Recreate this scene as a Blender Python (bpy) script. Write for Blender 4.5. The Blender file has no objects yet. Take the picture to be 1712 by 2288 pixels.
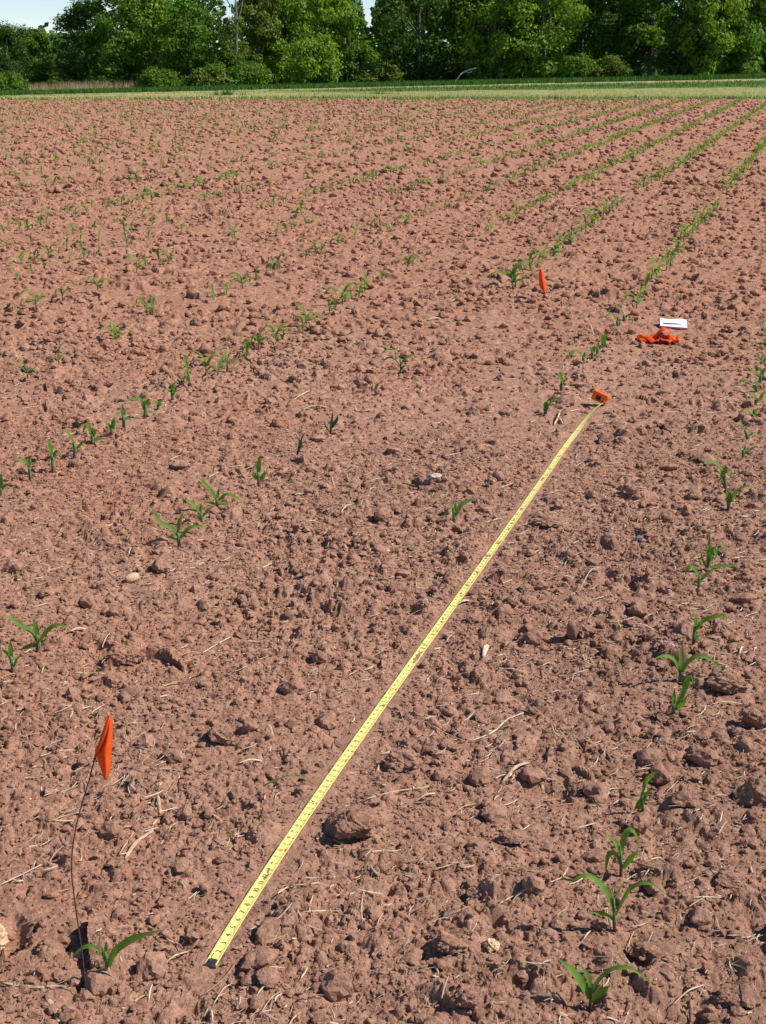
import bpy, bmesh, math, random
import numpy as np
from mathutils import Vector, Matrix

S = bpy.context.scene
COL = S.collection
R = math.radians

# ------------------------------------------------------------------ camera
CAM_H = 1.65
PITCH = R(19.07)
FPX = 3000.0
cam_d = bpy.data.cameras.new('camera')
cam = bpy.data.objects.new('camera', cam_d)
COL.objects.link(cam)
cam.location = (0, 0, CAM_H)
cam.rotation_euler = (R(90) - PITCH, 0, 0)
cam_d.sensor_fit = 'VERTICAL'
cam_d.angle = 2 * math.atan(1144 / FPX)
cam_d.clip_start = 0.05
cam_d.clip_end = 8000
S.camera = cam

# ------------------------------------------------------------------ light
SUN_EL, SUN_AZ = R(47), R(95)          # azimuth measured from +Y towards +X
SUN_DIR = Vector((math.sin(SUN_AZ) * math.cos(SUN_EL), math.cos(SUN_AZ) * math.cos(SUN_EL), math.sin(SUN_EL)))
w = bpy.data.worlds.new('World')
S.world = w
w.use_nodes = True
nt = w.node_tree
sky = nt.nodes.new('ShaderNodeTexSky')
sky.sky_type = 'NISHITA'
sky.sun_disc = False
sky.sun_elevation = SUN_EL
sky.sun_rotation = SUN_AZ
sky.air_density = 0.65
sky.dust_density = 0.0
sky.ozone_density = 2.5
nt.links.new(sky.outputs[0], nt.nodes['Background'].inputs[0])
nt.nodes['Background'].inputs[1].default_value = 0.10
sun_d = bpy.data.lights.new('sun', 'SUN')
sun_d.energy = 5.0
sun_d.angle = R(0.5)
sun_d.color = (1.0, 0.95, 0.87)
sun = bpy.data.objects.new('sun', sun_d)
COL.objects.link(sun)
sun.rotation_euler = (-SUN_DIR).to_track_quat('-Z', 'Y').to_euler()
sun.location = (30, 0, 40)
S.view_settings.view_transform = 'Standard'
S.view_settings.look = 'None'
S.view_settings.exposure = 0.36
S.view_settings.gamma = 1.0
S.cycles.max_bounces = 6
S.cycles.diffuse_bounces = 1
S.cycles.transparent_max_bounces = 4

# ------------------------------------------------------------------ numeric helpers
rng = np.random.default_rng(7)
random.seed(7)
CP, SP = math.cos(PITCH), math.sin(PITCH)


def ray(px, py):
    cx, cy = (px - 856) / FPX, (1144 - py) / FPX
    return np.array([cx, CP + SP * cy, -SP + CP * cy])


def hash2(ix, iy, seed):
    h = (ix.astype(np.uint32) * np.uint32(374761393) + iy.astype(np.uint32) * np.uint32(668265263)
         + np.uint32((seed * 2246822519 + 3266489917) & 0xffffffff))
    h ^= h >> np.uint32(15)
    h *= np.uint32(2246822519)
    h ^= h >> np.uint32(13)
    h *= np.uint32(3266489917)
    h ^= h >> np.uint32(16)
    return h


def u01(h):
    return (h & np.uint32(0xffffff)).astype(np.float32) / np.float32(16777216.0)


def perlin(x, y, seed):
    fx, fy = np.floor(x), np.floor(y)
    ix, iy = fx.astype(np.int64), fy.astype(np.int64)
    dx, dy = (x - fx).astype(np.float32), (y - fy).astype(np.float32)
    u = dx * dx * dx * (dx * (dx * 6 - 15) + 10)
    v = dy * dy * dy * (dy * (dy * 6 - 15) + 10)

    def g(ox, oy):
        a = u01(hash2(ix + ox, iy + oy, seed)) * np.float32(6.2831853)
        return np.cos(a) * (dx - ox) + np.sin(a) * (dy - oy)
    a = g(0, 0) * (1 - u) + g(1, 0) * u
    b = g(0, 1) * (1 - u) + g(1, 1) * u
    return (a * (1 - v) + b * v) * np.float32(1.4)


def smooth(a, b, x):
    t = np.clip((x - a) / (b - a), 0, 1)
    return t * t * (3 - 2 * t)


def clods(x, y, c, seed, prob, hmul, mask):
    """lumps of soil, one candidate per cell of size c; returns height in metres"""
    gx, gy = np.floor(x / c).astype(np.int64), np.floor(y / c).astype(np.int64)
    out = np.zeros(x.shape, np.float32)
    for ox in (-1, 0, 1):
        for oy in (-1, 0, 1):
            ix, iy = gx + ox, gy + oy
            h1 = hash2(ix, iy, seed)
            a = u01(h1)
            b = u01(hash2(ix, iy, seed + 1))
            r = u01(hash2(ix, iy, seed + 2))
            e = u01(hash2(ix, iy, seed + 3))
            cx = (ix + a) * c
            cy = (iy + b) * c
            dx, dy = x - cx, y - cy
            ang = e * np.float32(3.1416)
            ca, sa = np.cos(ang), np.sin(ang)
            lx = dx * ca + dy * sa
            ly = -dx * sa + dy * ca
            on = (u01(hash2(ix, iy, seed + 4)) < prob * mask)
            rad = c * (0.22 + 0.5 * r * r)
            d2 = (lx / rad) ** 2 + (ly / (rad * (0.62 + 0.3 * a))) ** 2
            tilt = 1 + 0.5 * (lx / rad) * (b - 0.4) + 0.4 * (ly / rad) * (a - 0.5)
            hh = rad * hmul * (0.55 + 0.6 * e) * np.clip(1 - d2 * d2, 0, 1) ** (1.7 if c > .1 else 1.2 if c > .04 else .8) * tilt
            out = np.maximum(out, np.where(on, hh, 0))
    return out


# row geometry: rows run at AZR to the right of straight ahead, 0.914 m apart
AZR = R(18.04)
RU = (math.sin(AZR), math.cos(AZR))
RV = (math.cos(AZR), -math.sin(AZR))
ROW = 0.914
_p = ray(1220, 910)
_t = -CAM_H / _p[2]
V0 = _p[0] * _t * RV[0] + _p[1] * _t * RV[1]       # lateral place of the row beside the tape

# larger hollows and lumps that can be read in the photograph (px, py, radius m, height m)
STAMPS = []
_tp = np.array([(470, 2128), (488, 2098.5), (535, 2031), (594, 1938), (633, 1881), (684, 1800), (798, 1637), (881, 1523), (948, 1427), (1005, 1350), (1126, 1188), (1194, 1092), (1240, 1020), (1282, 962)])
_yy = (_tp[:, 1] - 1500) / 600
_cf = np.polyfit(_yy, _tp[:, 0], 3)
TAPE_PX = [(float(np.polyval(_cf, (y_ - 1500) / 600)), y_) for y_ in (2131, 2040, 1938, 1800, 1660, 1523, 1390, 1260, 1150, 1050, 985)] + [(1314, 927), (1349, 899)]
TAPE_SV = []
for _q in TAPE_PX:
    _d = ray(*_q)
    _t = (.022 - CAM_H) / _d[2]
    TAPE_SV.append((_d[0] * _t * RU[0] + _d[1] * _t * RU[1], _d[0] * _t * RV[0] + _d[1] * _t * RV[1] - V0))
TAPE_SV = np.array(TAPE_SV)


CALM = []


def add_calm(px, py, r):
    d = ray(px, py)
    t = -CAM_H / d[2]
    CALM.append((d[0] * t, d[1] * t, r))


for _a in ((1505, 728, .20), (1470, 752, .20), (1340, 895, .13)):
    add_calm(*_a)


def add_stamp(px, py, rx, ry, hgt):
    d = ray(px, py)
    t = -CAM_H / d[2]
    STAMPS.append((d[0] * t, d[1] * t, rx, ry, hgt))


for a in ((22, 2085, .045, .06, -.05), (880, 1668, .03, .03, -.028), (1290, 1560, .05, .05, .02), (1225, 1765, .07, .05, -.035),
          (1530, 2260, .06, .05, -.03), (1420, 2130, .04, .05, -.035), (800, 1840, .07, .06, .035), (610, 1640, .14, .10, .02),
          (280, 1440, .07, .06, .03), (380, 1340, .10, .07, .03), (1600, 2010, .12, .12, .02), (1640, 1820, .16, .12, .03),
          (1010, 2110, .07, .05, .02), (1050, 2230, .08, .05, .03), (1220, 1160, .07, .08, .02), (870, 950, .09, .08, .02),
          (700, 1280, .10, .08, .02), (440, 860, .12, .10, .015), (1240, 835, .05, .05, -.03), (1600, 1520, .09, .07, .03),
          (1690, 1680, .12, .10, .03), (1290, 2230, .05, .05, -.03), (120, 1640, .13, .10, .012)):
    add_stamp(*a)


def height(x, y, ds):
    """soil surface, metres; ds = spacing the caller can show (finer detail is left out)"""
    x = x.astype(np.float64)
    y = y.astype(np.float64)
    v = x * RV[0] + y * RV[1] - V0
    s = x * RU[0] + y * RU[1]
    out = (0.016 * perlin(x / .9, y / .9, 11) + 0.007 * perlin(x / .33, y / .33, 12)).astype(np.float32)
    out += (0.008 * np.cos(v / ROW * 2 * math.pi) * (0.6 + 0.8 * perlin(s / .7, v / .5, 14))).astype(np.float32)
    # the soil under the tape lies fairly level, its crumbs pressed down
    bed = np.abs(v - np.interp(s, TAPE_SV[:, 0], TAPE_SV[:, 1]))
    bed = (smooth(.075, .022, bed) * smooth(TAPE_SV[0, 0] - .12, TAPE_SV[0, 0] - .03, s) * smooth(TAPE_SV[-1, 0] + .12, TAPE_SV[-1, 0] + .02, s)).astype(np.float32)
    out *= 1 - .9 * smooth(.5, .1, np.abs(v - np.interp(s, TAPE_SV[:, 0], TAPE_SV[:, 1]))).astype(np.float32) * (s < TAPE_SV[-1, 0] + .3)
    for (qx, qy, qr) in CALM:
        bed = np.maximum(bed, smooth(qr, qr * .55, np.hypot(x - qx, y - qy)).astype(np.float32))
    # rough and smooth patches
    m = 0.46 + 0.70 * perlin(x / .42, y / .42, 21) + 0.40 * perlin(x / 1.7, y / 1.7, 22)
    right = smooth(.35, .9, x - 0.22 * y + .15) * smooth(4.5, 2.3, y)
    m = np.clip(m + .45 * right, 0.06, 1.25).astype(np.float32)
    m *= (1 + .45 * smooth(5, 14, y)).astype(np.float32)
    wx = 0.40 * perlin(x / .06, y / .06, 31) + 0.10 * perlin(x / .023, y / .023, 33)
    wy = 0.40 * perlin(x / .06, y / .06, 32) + 0.10 * perlin(x / .023, y / .023, 34)
    for c, seed, prob, hm in ((.22, 100, .30, .36), (.11, 200, .44, .46), (.058, 300, .58, .52), (.03, 400, .62, .50), (.016, 500, .70, .52), (.009, 600, .78, .55)):
        ok = ds < c * .5
        if not ok.any():
            continue
        k = np.zeros(x.shape, np.float32)
        xs, ys = x[ok], y[ok]
        k[ok] = clods(xs + wx[ok] * c * .62, ys + wy[ok] * c * .62, c, seed, prob, hm, m[ok])
        out += k * (0.85 if c > .05 else 1.0) * (1 - (.92 if c > .05 else .75) * bed)
    for lam, amp, seed in ((.085, .0050, 41), (.038, .0032, 42), (.018, .0018, 43), (.009, .0012, 44), (.0045, .0008, 45)):
        ok = ds < lam * .5
        if ok.any():
            n = perlin(x[ok] / lam, y[ok] / lam, seed)
            out[ok] += amp * (n - .6 * np.abs(n)) * (0.6 + .7 * m[ok])
    # little pits where crumbs lie loose
    for lam, amp, seed in ((.11, .012, 50), (.06, .011, 51), (.03, .0085, 52), (.016, .0055, 54), (.009, .0034, 53)):
        ok = ds < lam * .4
        if ok.any():
            n = perlin(x[ok] / lam, y[ok] / lam, seed)
            out[ok] -= amp * smooth(.32, .58, n) * (.5 + .6 * m[ok]) * (1 - .8 * bed[ok])
    for (sx, sy, rx, ry, hg) in STAMPS:
        d2 = ((x - sx) / rx) ** 2 + ((y - sy) / ry) ** 2
        near = d2 < 8
        if near.any():
            wob = 1 + .35 * perlin(x[near] / .04, y[near] / .04, 61)
            out[near] += hg * smooth(1.3, .25, np.sqrt(d2[near]) * wob)
    return out


DSK = 0.0016


def hpt(x, y):
    d = np.array([max(.002, DSK * math.hypot(x, y))])
    return float(height(np.array([x]), np.array([y]), d)[0])


def hpts(x, y):
    return height(x, y, np.maximum(.002, DSK * np.hypot(x, y)))


def ground(px, py):
    """where the sight line through a point of the photo meets the soil"""
    d = ray(px, py)
    z = 0.0
    for _ in range(6):
        t = (z - CAM_H) / d[2]
        x, y = d[0] * t, d[1] * t
        z = .5 * z + .5 * hpt(x, y)
    return Vector((x, y, hpt(x, y)))


def m_per_px(p):
    return (p.y * CP + (CAM_H - p.z) * SP) / FPX


# ------------------------------------------------------------------ object helpers
def tag(o, label=None, cat=None, group=None, kind=None):
    if label:
        o['label'] = label
    if cat:
        o['category'] = cat
    if group:
        o['group'] = group
    if kind:
        o['kind'] = kind
    return o


def empty(name, loc, rz=0.0):
    o = bpy.data.objects.new(name, None)
    o.empty_display_size = .05
    o.location = loc
    o.rotation_euler = (0, 0, rz)
    COL.objects.link(o)
    return o


def fast_mesh(name, verts, faces, mats=(), fmat=None, smooth_shade=False):
    """verts (n,3) array; faces (m,k) array, k = 3 or 4"""
    me = bpy.data.meshes.new(name)
    verts = np.asarray(verts, np.float32)
    faces = np.asarray(faces, np.int32)
    n, k = faces.shape
    me.vertices.add(len(verts))
    me.vertices.foreach_set('co', verts.ravel())
    me.loops.add(n * k)
    me.loops.foreach_set('vertex_index', faces.ravel())
    me.polygons.add(n)
    me.polygons.foreach_set('loop_start', np.arange(0, n * k, k, dtype=np.int32))
    for m in mats:
        me.materials.append(m)
    if fmat is not None:
        me.polygons.foreach_set('material_index', np.asarray(fmat, np.int32))
    me.polygons.foreach_set('use_smooth', np.full(n, smooth_shade, bool))
    me.update(calc_edges=True)
    return me


def mesh_obj(name, me, parent=None):
    o = bpy.data.objects.new(name, me)
    COL.objects.link(o)
    if parent:
        o.parent = parent
    return o


def build(name, verts, faces, mats, parent=None, smooth_shade=False, fmat=None, matrix=None):
    """any-sided faces"""
    me = bpy.data.meshes.new(name)
    me.from_pydata([tuple(v) for v in verts], [], [tuple(f) for f in faces])
    for m in (mats if isinstance(mats, (list, tuple)) else [mats]):
        me.materials.append(m)
    me.polygons.foreach_set('use_smooth', [smooth_shade] * len(me.polygons))
    if fmat is not None:
        me.polygons.foreach_set('material_index', list(fmat))
    me.update()
    o = mesh_obj(name, me, parent)
    if matrix is not None:
        o.matrix_local = matrix
    return o


# ------------------------------------------------------------------ materials
def mat(name, base, rough=.8, spec=.2, noise=None, transl=0.0, transl_col=None, bump=None, ramp=None, metallic=0.0):
    """noise = (scale, colour2, lo, hi); bump = (scale, strength, distance)"""
    m = bpy.data.materials.new(name)
    m.use_nodes = True
    t = m.node_tree
    b = t.nodes['Principled BSDF']
    b.inputs['Base Color'].default_value = (*base, 1)
    b.inputs['Roughness'].default_value = rough
    b.inputs['Specular IOR Level'].default_value = spec
    b.inputs['Metallic'].default_value = metallic
    tc = t.nodes.new('ShaderNodeTexCoord')
    col_out = None
    if noise:
        n = t.nodes.new('ShaderNodeTexNoise')
        n.inputs['Scale'].default_value = noise[0]
        n.inputs['Detail'].default_value = 4
        t.links.new(tc.outputs['Object'], n.inputs['Vector'])
        r = t.nodes.new('ShaderNodeValToRGB')
        r.color_ramp.elements[0].position = noise[2]
        r.color_ramp.elements[1].position = noise[3]
        r.color_ramp.elements[0].color = (*base, 1)
        r.color_ramp.elements[1].color = (*noise[1], 1)
        t.links.new(n.outputs['Fac'], r.inputs['Fac'])
        t.links.new(r.outputs['Color'], b.inputs['Base Color'])
        col_out = r.outputs['Color']
    if bump:
        n = t.nodes.new('ShaderNodeTexNoise')
        n.inputs['Scale'].default_value = bump[0]
        n.inputs['Detail'].default_value = 5
        t.links.new(tc.outputs['Object'], n.inputs['Vector'])
        bp = t.nodes.new('ShaderNodeBump')
        bp.inputs['Strength'].default_value = bump[1]
        bp.inputs['Distance'].default_value = bump[2]
        t.links.new(n.outputs['Fac'], bp.inputs['Height'])
        t.links.new(bp.outputs['Normal'], b.inputs['Normal'])
    if transl > 0:
        tr = t.nodes.new('ShaderNodeBsdfTranslucent')
        tr.inputs['Color'].default_value = (*(transl_col or base), 1)
        mx = t.nodes.new('ShaderNodeMixShader')
        mx.inputs[0].default_value = transl
        t.links.new(b.outputs[0], mx.inputs[1])
        t.links.new(tr.outputs[0], mx.inputs[2])
        t.links.new(mx.outputs[0], t.nodes['Material Output'].inputs['Surface'])
    return m


def soil_material(name, bump_on=True):
    m = bpy.data.materials.new(name)
    m.use_nodes = True
    t = m.node_tree
    b = t.nodes['Principled BSDF']
    b.inputs['Roughness'].default_value = .95
    b.inputs['Specular IOR Level'].default_value = .08
    geo = t.nodes.new('ShaderNodeNewGeometry')

    def noise(scale, detail=4, rough=.55):
        n = t.nodes.new('ShaderNodeTexNoise')
        n.inputs['Scale'].default_value = scale
        n.inputs['Detail'].default_value = detail
        n.inputs['Roughness'].default_value = rough
        t.links.new(geo.outputs['Position'], n.inputs['Vector'])
        return n.outputs['Fac']

    def ramp(fac, *stops):
        r = t.nodes.new('ShaderNodeValToRGB')
        while len(r.color_ramp.elements) < len(stops):
            r.color_ramp.elements.new(.5)
        for e, (p, c) in zip(r.color_ramp.elements, stops):
            e.position = p
            e.color = (*c, 1)
        t.links.new(fac, r.inputs['Fac'])
        return r.outputs['Color']

    def mixc(fac, a, c, mode='MIX'):
        x = t.nodes.new('ShaderNodeMix')
        x.data_type = 'RGBA'
        x.blend_type = mode
        if isinstance(fac, float):
            x.inputs['Factor'].default_value = fac
        else:
            t.links.new(fac, x.inputs['Factor'])
        for i, src in ((6, a), (7, c)):
            if isinstance(src, tuple):
                x.inputs[i].default_value = (*src, 1)
            else:
                t.links.new(src, x.inputs[i])
        return x.outputs[2]
    # moist and dry soil in broad patches; drier towards the far end of the field
    sep = t.nodes.new('ShaderNodeSeparateXYZ')
    t.links.new(geo.outputs['Position'], sep.inputs[0])
    dry = t.nodes.new('ShaderNodeMapRange')
    dry.inputs['From Min'].default_value = 3.0
    dry.inputs['From Max'].default_value = 14.0
    t.links.new(sep.outputs['Y'], dry.inputs['Value'])
    lat = t.nodes.new('ShaderNodeMapRange')
    lat.inputs['From Min'].default_value = 1.2
    lat.inputs['From Max'].default_value = -1.0
    lat.inputs['To Max'].default_value = .45
    t.links.new(sep.outputs['X'], lat.inputs['Value'])
    add = t.nodes.new('ShaderNodeMath')
    add.operation = 'MAXIMUM'
    t.links.new(dry.outputs[0], add.inputs[0])
    t.links.new(lat.outputs[0], add.inputs[1])
    sm = t.nodes.new('ShaderNodeMath')
    sm.operation = 'MULTIPLY_ADD'
    t.links.new(noise(1.1, 3), sm.inputs[0])
    sm.inputs[1].default_value = .9
    t.links.new(add.outputs[0], sm.inputs[2])
    base = ramp(sm.outputs[0], (.30, (.325, .180, .124)), (.75, (.385, .210, .143)), (1.35, (.370, .188, .122)))
    base = mixc(.75, base, ramp(noise(28, 5, .65), (.36, (.70, .66, .64)), (.5, (.95, .95, .95)), (.66, (1.22, 1.25, 1.28))), 'MULTIPLY')
    base = mixc(.7, base, ramp(noise(190, 3, .6), (.33, (.62, .6, .6)), (.5, (1, 1, 1)), (.7, (1.3, 1.34, 1.4))), 'MULTIPLY')
    t.links.new(base, b.inputs['Base Color'])
    if bump_on:
        bp = t.nodes.new('ShaderNodeBump')
        bp.inputs['Strength'].default_value = .8
        bp.inputs['Distance'].default_value = .006
        t.links.new(noise(300, 5, .7), bp.inputs['Height'])
        t.links.new(bp.outputs['Normal'], b.inputs['Normal'])
    return m


M_SOIL = soil_material('tilled_red_soil')
M_CLOD = soil_material('clod_soil')


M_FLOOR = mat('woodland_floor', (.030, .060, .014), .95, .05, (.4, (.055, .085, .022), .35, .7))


# ------------------------------------------------------------------ terrain
FIELD_END = 48.0


def terrain(x, y):
    """lie of the land without the soil detail: level field, then a gentle fall to the wood"""
    t = np.clip(x / np.maximum(y, 1), -.45, .45)
    s = .0208 - .0358 * t
    e = FIELD_END - 1.2 * smooth(-.05, -.27, t)
    d = np.clip(y - e, 0, 150)
    return -(d * s)


def field():
    ys = [1.45]
    while ys[-1] < FIELD_END + 1.0:
        ys.append(ys[-1] + DSK * .98 * max(ys[-1], 1.9))
    ys = np.array(ys)
    a = np.concatenate([np.linspace(-2.0, -1.16, 36)[:-1], np.linspace(-1.16, 1.16, 900), np.linspace(1.16, 2.0, 36)[1:]])
    half = .2853 * (ys * CP + CAM_H * SP)
    X = half[:, None] * a[None, :]
    edge = np.clip((np.abs(a) - 1.16) / .84, 0, 1)
    X = X + np.sign(a)[None, :] * (edge[None, :] * .9)
    Y = np.repeat(ys[:, None], len(a), 1)
    ds = np.maximum(.0018, DSK * np.hypot(X, Y))
    ds = ds * (1 + 9 * (edge[None, :] > 0))
    n0, n1 = X.shape
    Z = np.empty(X.shape, np.float32)
    step = 200
    for i in range(0, n0, step):
        sl = slice(i, i + step)
        Z[sl] = height(X[sl].ravel(), Y[sl].ravel(), ds[sl].ravel()).reshape(X[sl].shape)
    Z += terrain(X, Y).astype(np.float32)
    # the field's last metre sinks under the stubble
    Z -= (.12 * smooth(FIELD_END - .2 + .5 * perlin(X / .8, Y / .8, 77), FIELD_END + 1.0, Y)).astype(np.float32)
    v = np.stack([X, Y, Z], -1).reshape(-1, 3)
    i = np.arange(n0 * n1, dtype=np.int32).reshape(n0, n1)
    f = np.stack([i[:-1, :-1], i[:-1, 1:], i[1:, 1:], i[1:, :-1]], -1).reshape(-1, 4)
    o = mesh_obj('soil_field', fast_mesh('soil_field', v, f, [M_SOIL]))
    tag(o, kind='structure')


field()


def stubble_material():
    m = bpy.data.materials.new('stubble_and_grass')
    m.use_nodes = True
    t = m.node_tree
    b = t.nodes['Principled BSDF']
    b.inputs['Roughness'].default_value = .95
    b.inputs['Specular IOR Level'].default_value = .05
    geo = t.nodes.new('ShaderNodeNewGeometry')
    sep = t.nodes.new('ShaderNodeSeparateXYZ')
    t.links.new(geo.outputs['Position'], sep.inputs[0])
    n1 = t.nodes.new('ShaderNodeTexNoise')
    n1.inputs['Scale'].default_value = .22
    n1.inputs['Detail'].default_value = 6
    t.links.new(geo.outputs['Position'], n1.inputs['Vector'])
    n2 = t.nodes.new('ShaderNodeTexNoise')
    n2.inputs['Scale'].default_value = 2.6
    n2.inputs['Detail'].default_value = 5
    t.links.new(geo.outputs['Position'], n2.inputs['Vector'])
    # strips across the field: distance jittered by noise
    j = t.nodes.new('ShaderNodeMath')
    j.operation = 'MULTIPLY_ADD'
    t.links.new(n2.outputs['Fac'], j.inputs[0])
    j.inputs[1].default_value = 5.0
    t.links.new(sep.outputs['Y'], j.inputs[2])
    mr = t.nodes.new('ShaderNodeMapRange')
    mr.inputs['From Min'].default_value = 46 + 2.5
    mr.inputs['From Max'].default_value = 136 + 2.5
    t.links.new(j.outputs[0], mr.inputs['Value'])
    r = t.nodes.new('ShaderNodeValToRGB')
    stops = ((0, (.13, .17, .055)), (.05, (.235, .235, .085)), (.22, (.27, .265, .10)), (.27, (.25, .25, .09)), (.29, (.085, .15, .035)), (.56, (.075, .14, .03)),
             (.60, (.36, .31, .145)), (.76, (.40, .33, .16)), (.80, (.06, .11, .025)), (1, (.05, .09, .02)))
    while len(r.color_ramp.elements) < len(stops):
        r.color_ramp.elements.new(.5)
    for e, (p, c) in zip(r.color_ramp.elements, stops):
        e.position = p
        e.color = (*c, 1)
    t.links.new(mr.outputs[0], r.inputs['Fac'])
    # the green strip thins out to the left into pale stubble
    div = t.nodes.new('ShaderNodeMath')
    div.operation = 'DIVIDE'
    t.links.new(sep.outputs['X'], div.inputs[0])
    t.links.new(sep.outputs['Y'], div.inputs[1])
    ma = t.nodes.new('ShaderNodeMath')
    ma.operation = 'MULTIPLY_ADD'
    t.links.new(n1.outputs['Fac'], ma.inputs[0])
    ma.inputs[1].default_value = .22
    t.links.new(div.outputs[0], ma.inputs[2])
    ml = t.nodes.new('ShaderNodeMapRange')
    ml.inputs['From Min'].default_value = .09
    ml.inputs['From Max'].default_value = .0
    t.links.new(ma.outputs[0], ml.inputs['Value'])
    lt = t.nodes.new('ShaderNodeMath')
    lt.operation = 'LESS_THAN'
    t.links.new(sep.outputs['Y'], lt.inputs[0])
    lt.inputs[1].default_value = 114
    gate = t.nodes.new('ShaderNodeMath')
    gate.operation = 'MULTIPLY'
    t.links.new(ml.outputs[0], gate.inputs[0])
    t.links.new(lt.outputs[0], gate.inputs[1])
    r3 = t.nodes.new('ShaderNodeValToRGB')
    r3.color_ramp.elements[0].position = .35
    r3.color_ramp.elements[1].position = .62
    r3.color_ramp.elements[0].color = (.22, .235, .08, 1)
    r3.color_ramp.elements[1].color = (.40, .35, .165, 1)
    t.links.new(n1.outputs['Fac'], r3.inputs['Fac'])
    mx = t.nodes.new('ShaderNodeMix')
    mx.data_type = 'RGBA'
    t.links.new(gate.outputs[0], mx.inputs['Factor'])
    t.links.new(r.outputs['Color'], mx.inputs[6])
    t.links.new(r3.outputs['Color'], mx.inputs[7])
    r2 = t.nodes.new('ShaderNodeValToRGB')
    r2.color_ramp.elements[0].position = .3
    r2.color_ramp.elements[1].position = .7
    r2.color_ramp.elements[0].color = (.72, .78, .7, 1)
    r2.color_ramp.elements[1].color = (1.25, 1.2, 1.25, 1)
    t.links.new(n2.outputs['Fac'], r2.inputs['Fac'])
    mm = t.nodes.new('ShaderNodeMix')
    mm.data_type = 'RGBA'
    mm.blend_type = 'MULTIPLY'
    mm.inputs['Factor'].default_value = 1
    t.links.new(mx.outputs[2], mm.inputs[6])
    t.links.new(r2.outputs['Color'], mm.inputs[7])
    t.links.new(mm.outputs[2], b.inputs['Base Color'])
    return m


def far_ground():
    ys = np.concatenate([np.linspace(FIELD_END - .6, 80, 90), np.linspace(80, 200, 60)[1:]])
    ts = np.linspace(-.62, .62, 160)
    Y = np.repeat(ys[:, None], len(ts), 1)
    X = ts[None, :] * Y
    Z = terrain(X, Y) + .05 * perlin(X / 1.3, Y / 1.3, 5) * smooth(48, 50, Y) + .03 * smooth(48.2, 49.5, Y)
    n0, n1 = X.shape
    i = np.arange(n0 * n1, dtype=np.int32).reshape(n0, n1)
    f = np.stack([i[:-1, :-1], i[:-1, 1:], i[1:, 1:], i[1:, :-1]], -1).reshape(-1, 4)
    o = mesh_obj('stubble_field', fast_mesh('stubble_field', np.stack([X, Y, Z], -1).reshape(-1, 3), f, [stubble_material()], smooth_shade=True))
    tag(o, kind='structure')
    # the wide land under and around everything
    rr = np.concatenate([[0, .6, 1.4, 2.5, 4, 7, 12, 20, 30, 45, 60, 90, 130, 170, 220], np.geomspace(300, 5000, 12)])
    aa = np.linspace(0, 2 * math.pi, 97)[:-1]
    X = rr[:, None] * np.sin(aa)[None, :]
    Y = rr[:, None] * np.cos(aa)[None, :]
    Z = np.where(Y > 5, terrain(X, Y), 0) - .16 - .25 * smooth(20, 60, rr)[:, None]
    Z = np.where((rr > 210)[:, None], -5.0, Z)
    n0, n1 = X.shape
    i = np.arange(n0 * n1, dtype=np.int32).reshape(n0, n1)
    j = np.roll(i, -1, 1)
    f = np.stack([i[:-1], i[1:], j[1:], j[:-1]], -1).reshape(-1, 4)
    fy = Y[:-1].ravel()
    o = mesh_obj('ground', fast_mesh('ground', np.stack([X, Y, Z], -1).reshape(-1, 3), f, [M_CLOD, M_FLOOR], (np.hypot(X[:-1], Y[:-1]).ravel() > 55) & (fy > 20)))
    tag(o, kind='structure')


far_ground()



# ------------------------------------------------------------------ loose soil: clods and crumbs
def ico(sub):
    bm = bmesh.new()
    bmesh.ops.create_icosphere(bm, subdivisions=sub, radius=1)
    bm.verts.ensure_lookup_table()
    v = np.array([p.co[:] for p in bm.verts], np.float32)
    f = np.array([[q.index for q in p.verts] for p in bm.faces], np.int32)
    bm.free()
    return v, f


ICO = {1: ico(1), 2: ico(2), 3: ico(3), 4: ico(5)}


def clod_shape(sub, seed):
    """an angular lump: a ball cut by random planes, then roughened"""
    v, f = ICO[sub]
    r = np.random.default_rng(seed)
    v = v.copy()
    rad = np.ones(len(v))
    for _ in range(r.integers(6, 11)):
        n = r.normal(size=3)
        n /= np.linalg.norm(n)
        d = r.uniform(.55, .92)
        dot = v @ n
        rad = np.minimum(rad, np.where(dot > .05, d / np.maximum(dot, .05), 9))
    for fr, am in ((2.2, .10), (5, .07), (11, .045)):
        ph = r.uniform(0, 6.3, 6)
        rad = rad * (1 + am * (np.sin(v[:, 0] * fr + ph[0]) * np.sin(v[:, 1] * fr * 1.3 + ph[1]) + np.sin(v[:, 2] * fr * 1.1 + ph[2]) * np.sin(v[:, 0] * fr * .8 + ph[3])))
    rad = rad * (1 + r.normal(size=len(v)) * {1: .18, 2: .06, 3: .035, 4: .012}[sub])
    if sub == 4:
        for fr, am in ((9, .05), (16, .04), (27, .028)):
            ph = r.uniform(0, 6.3, 6)
            rad = rad * (1 + am * (np.sin(v[:, 0] * fr + ph[0] + 2 * np.sin(v[:, 1] * fr * .6)) * np.sin(v[:, 1] * fr * 1.2 + ph[1]) + np.sin(v[:, 2] * fr + ph[2]) * np.sin(v[:, 0] * fr * .9 + ph[3])))
    v = v * rad[:, None]
    v[:, 2] *= r.uniform(.6, .85)
    v[:, 1] *= r.uniform(.7, 1.0)
    return v.astype(np.float32), f


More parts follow.
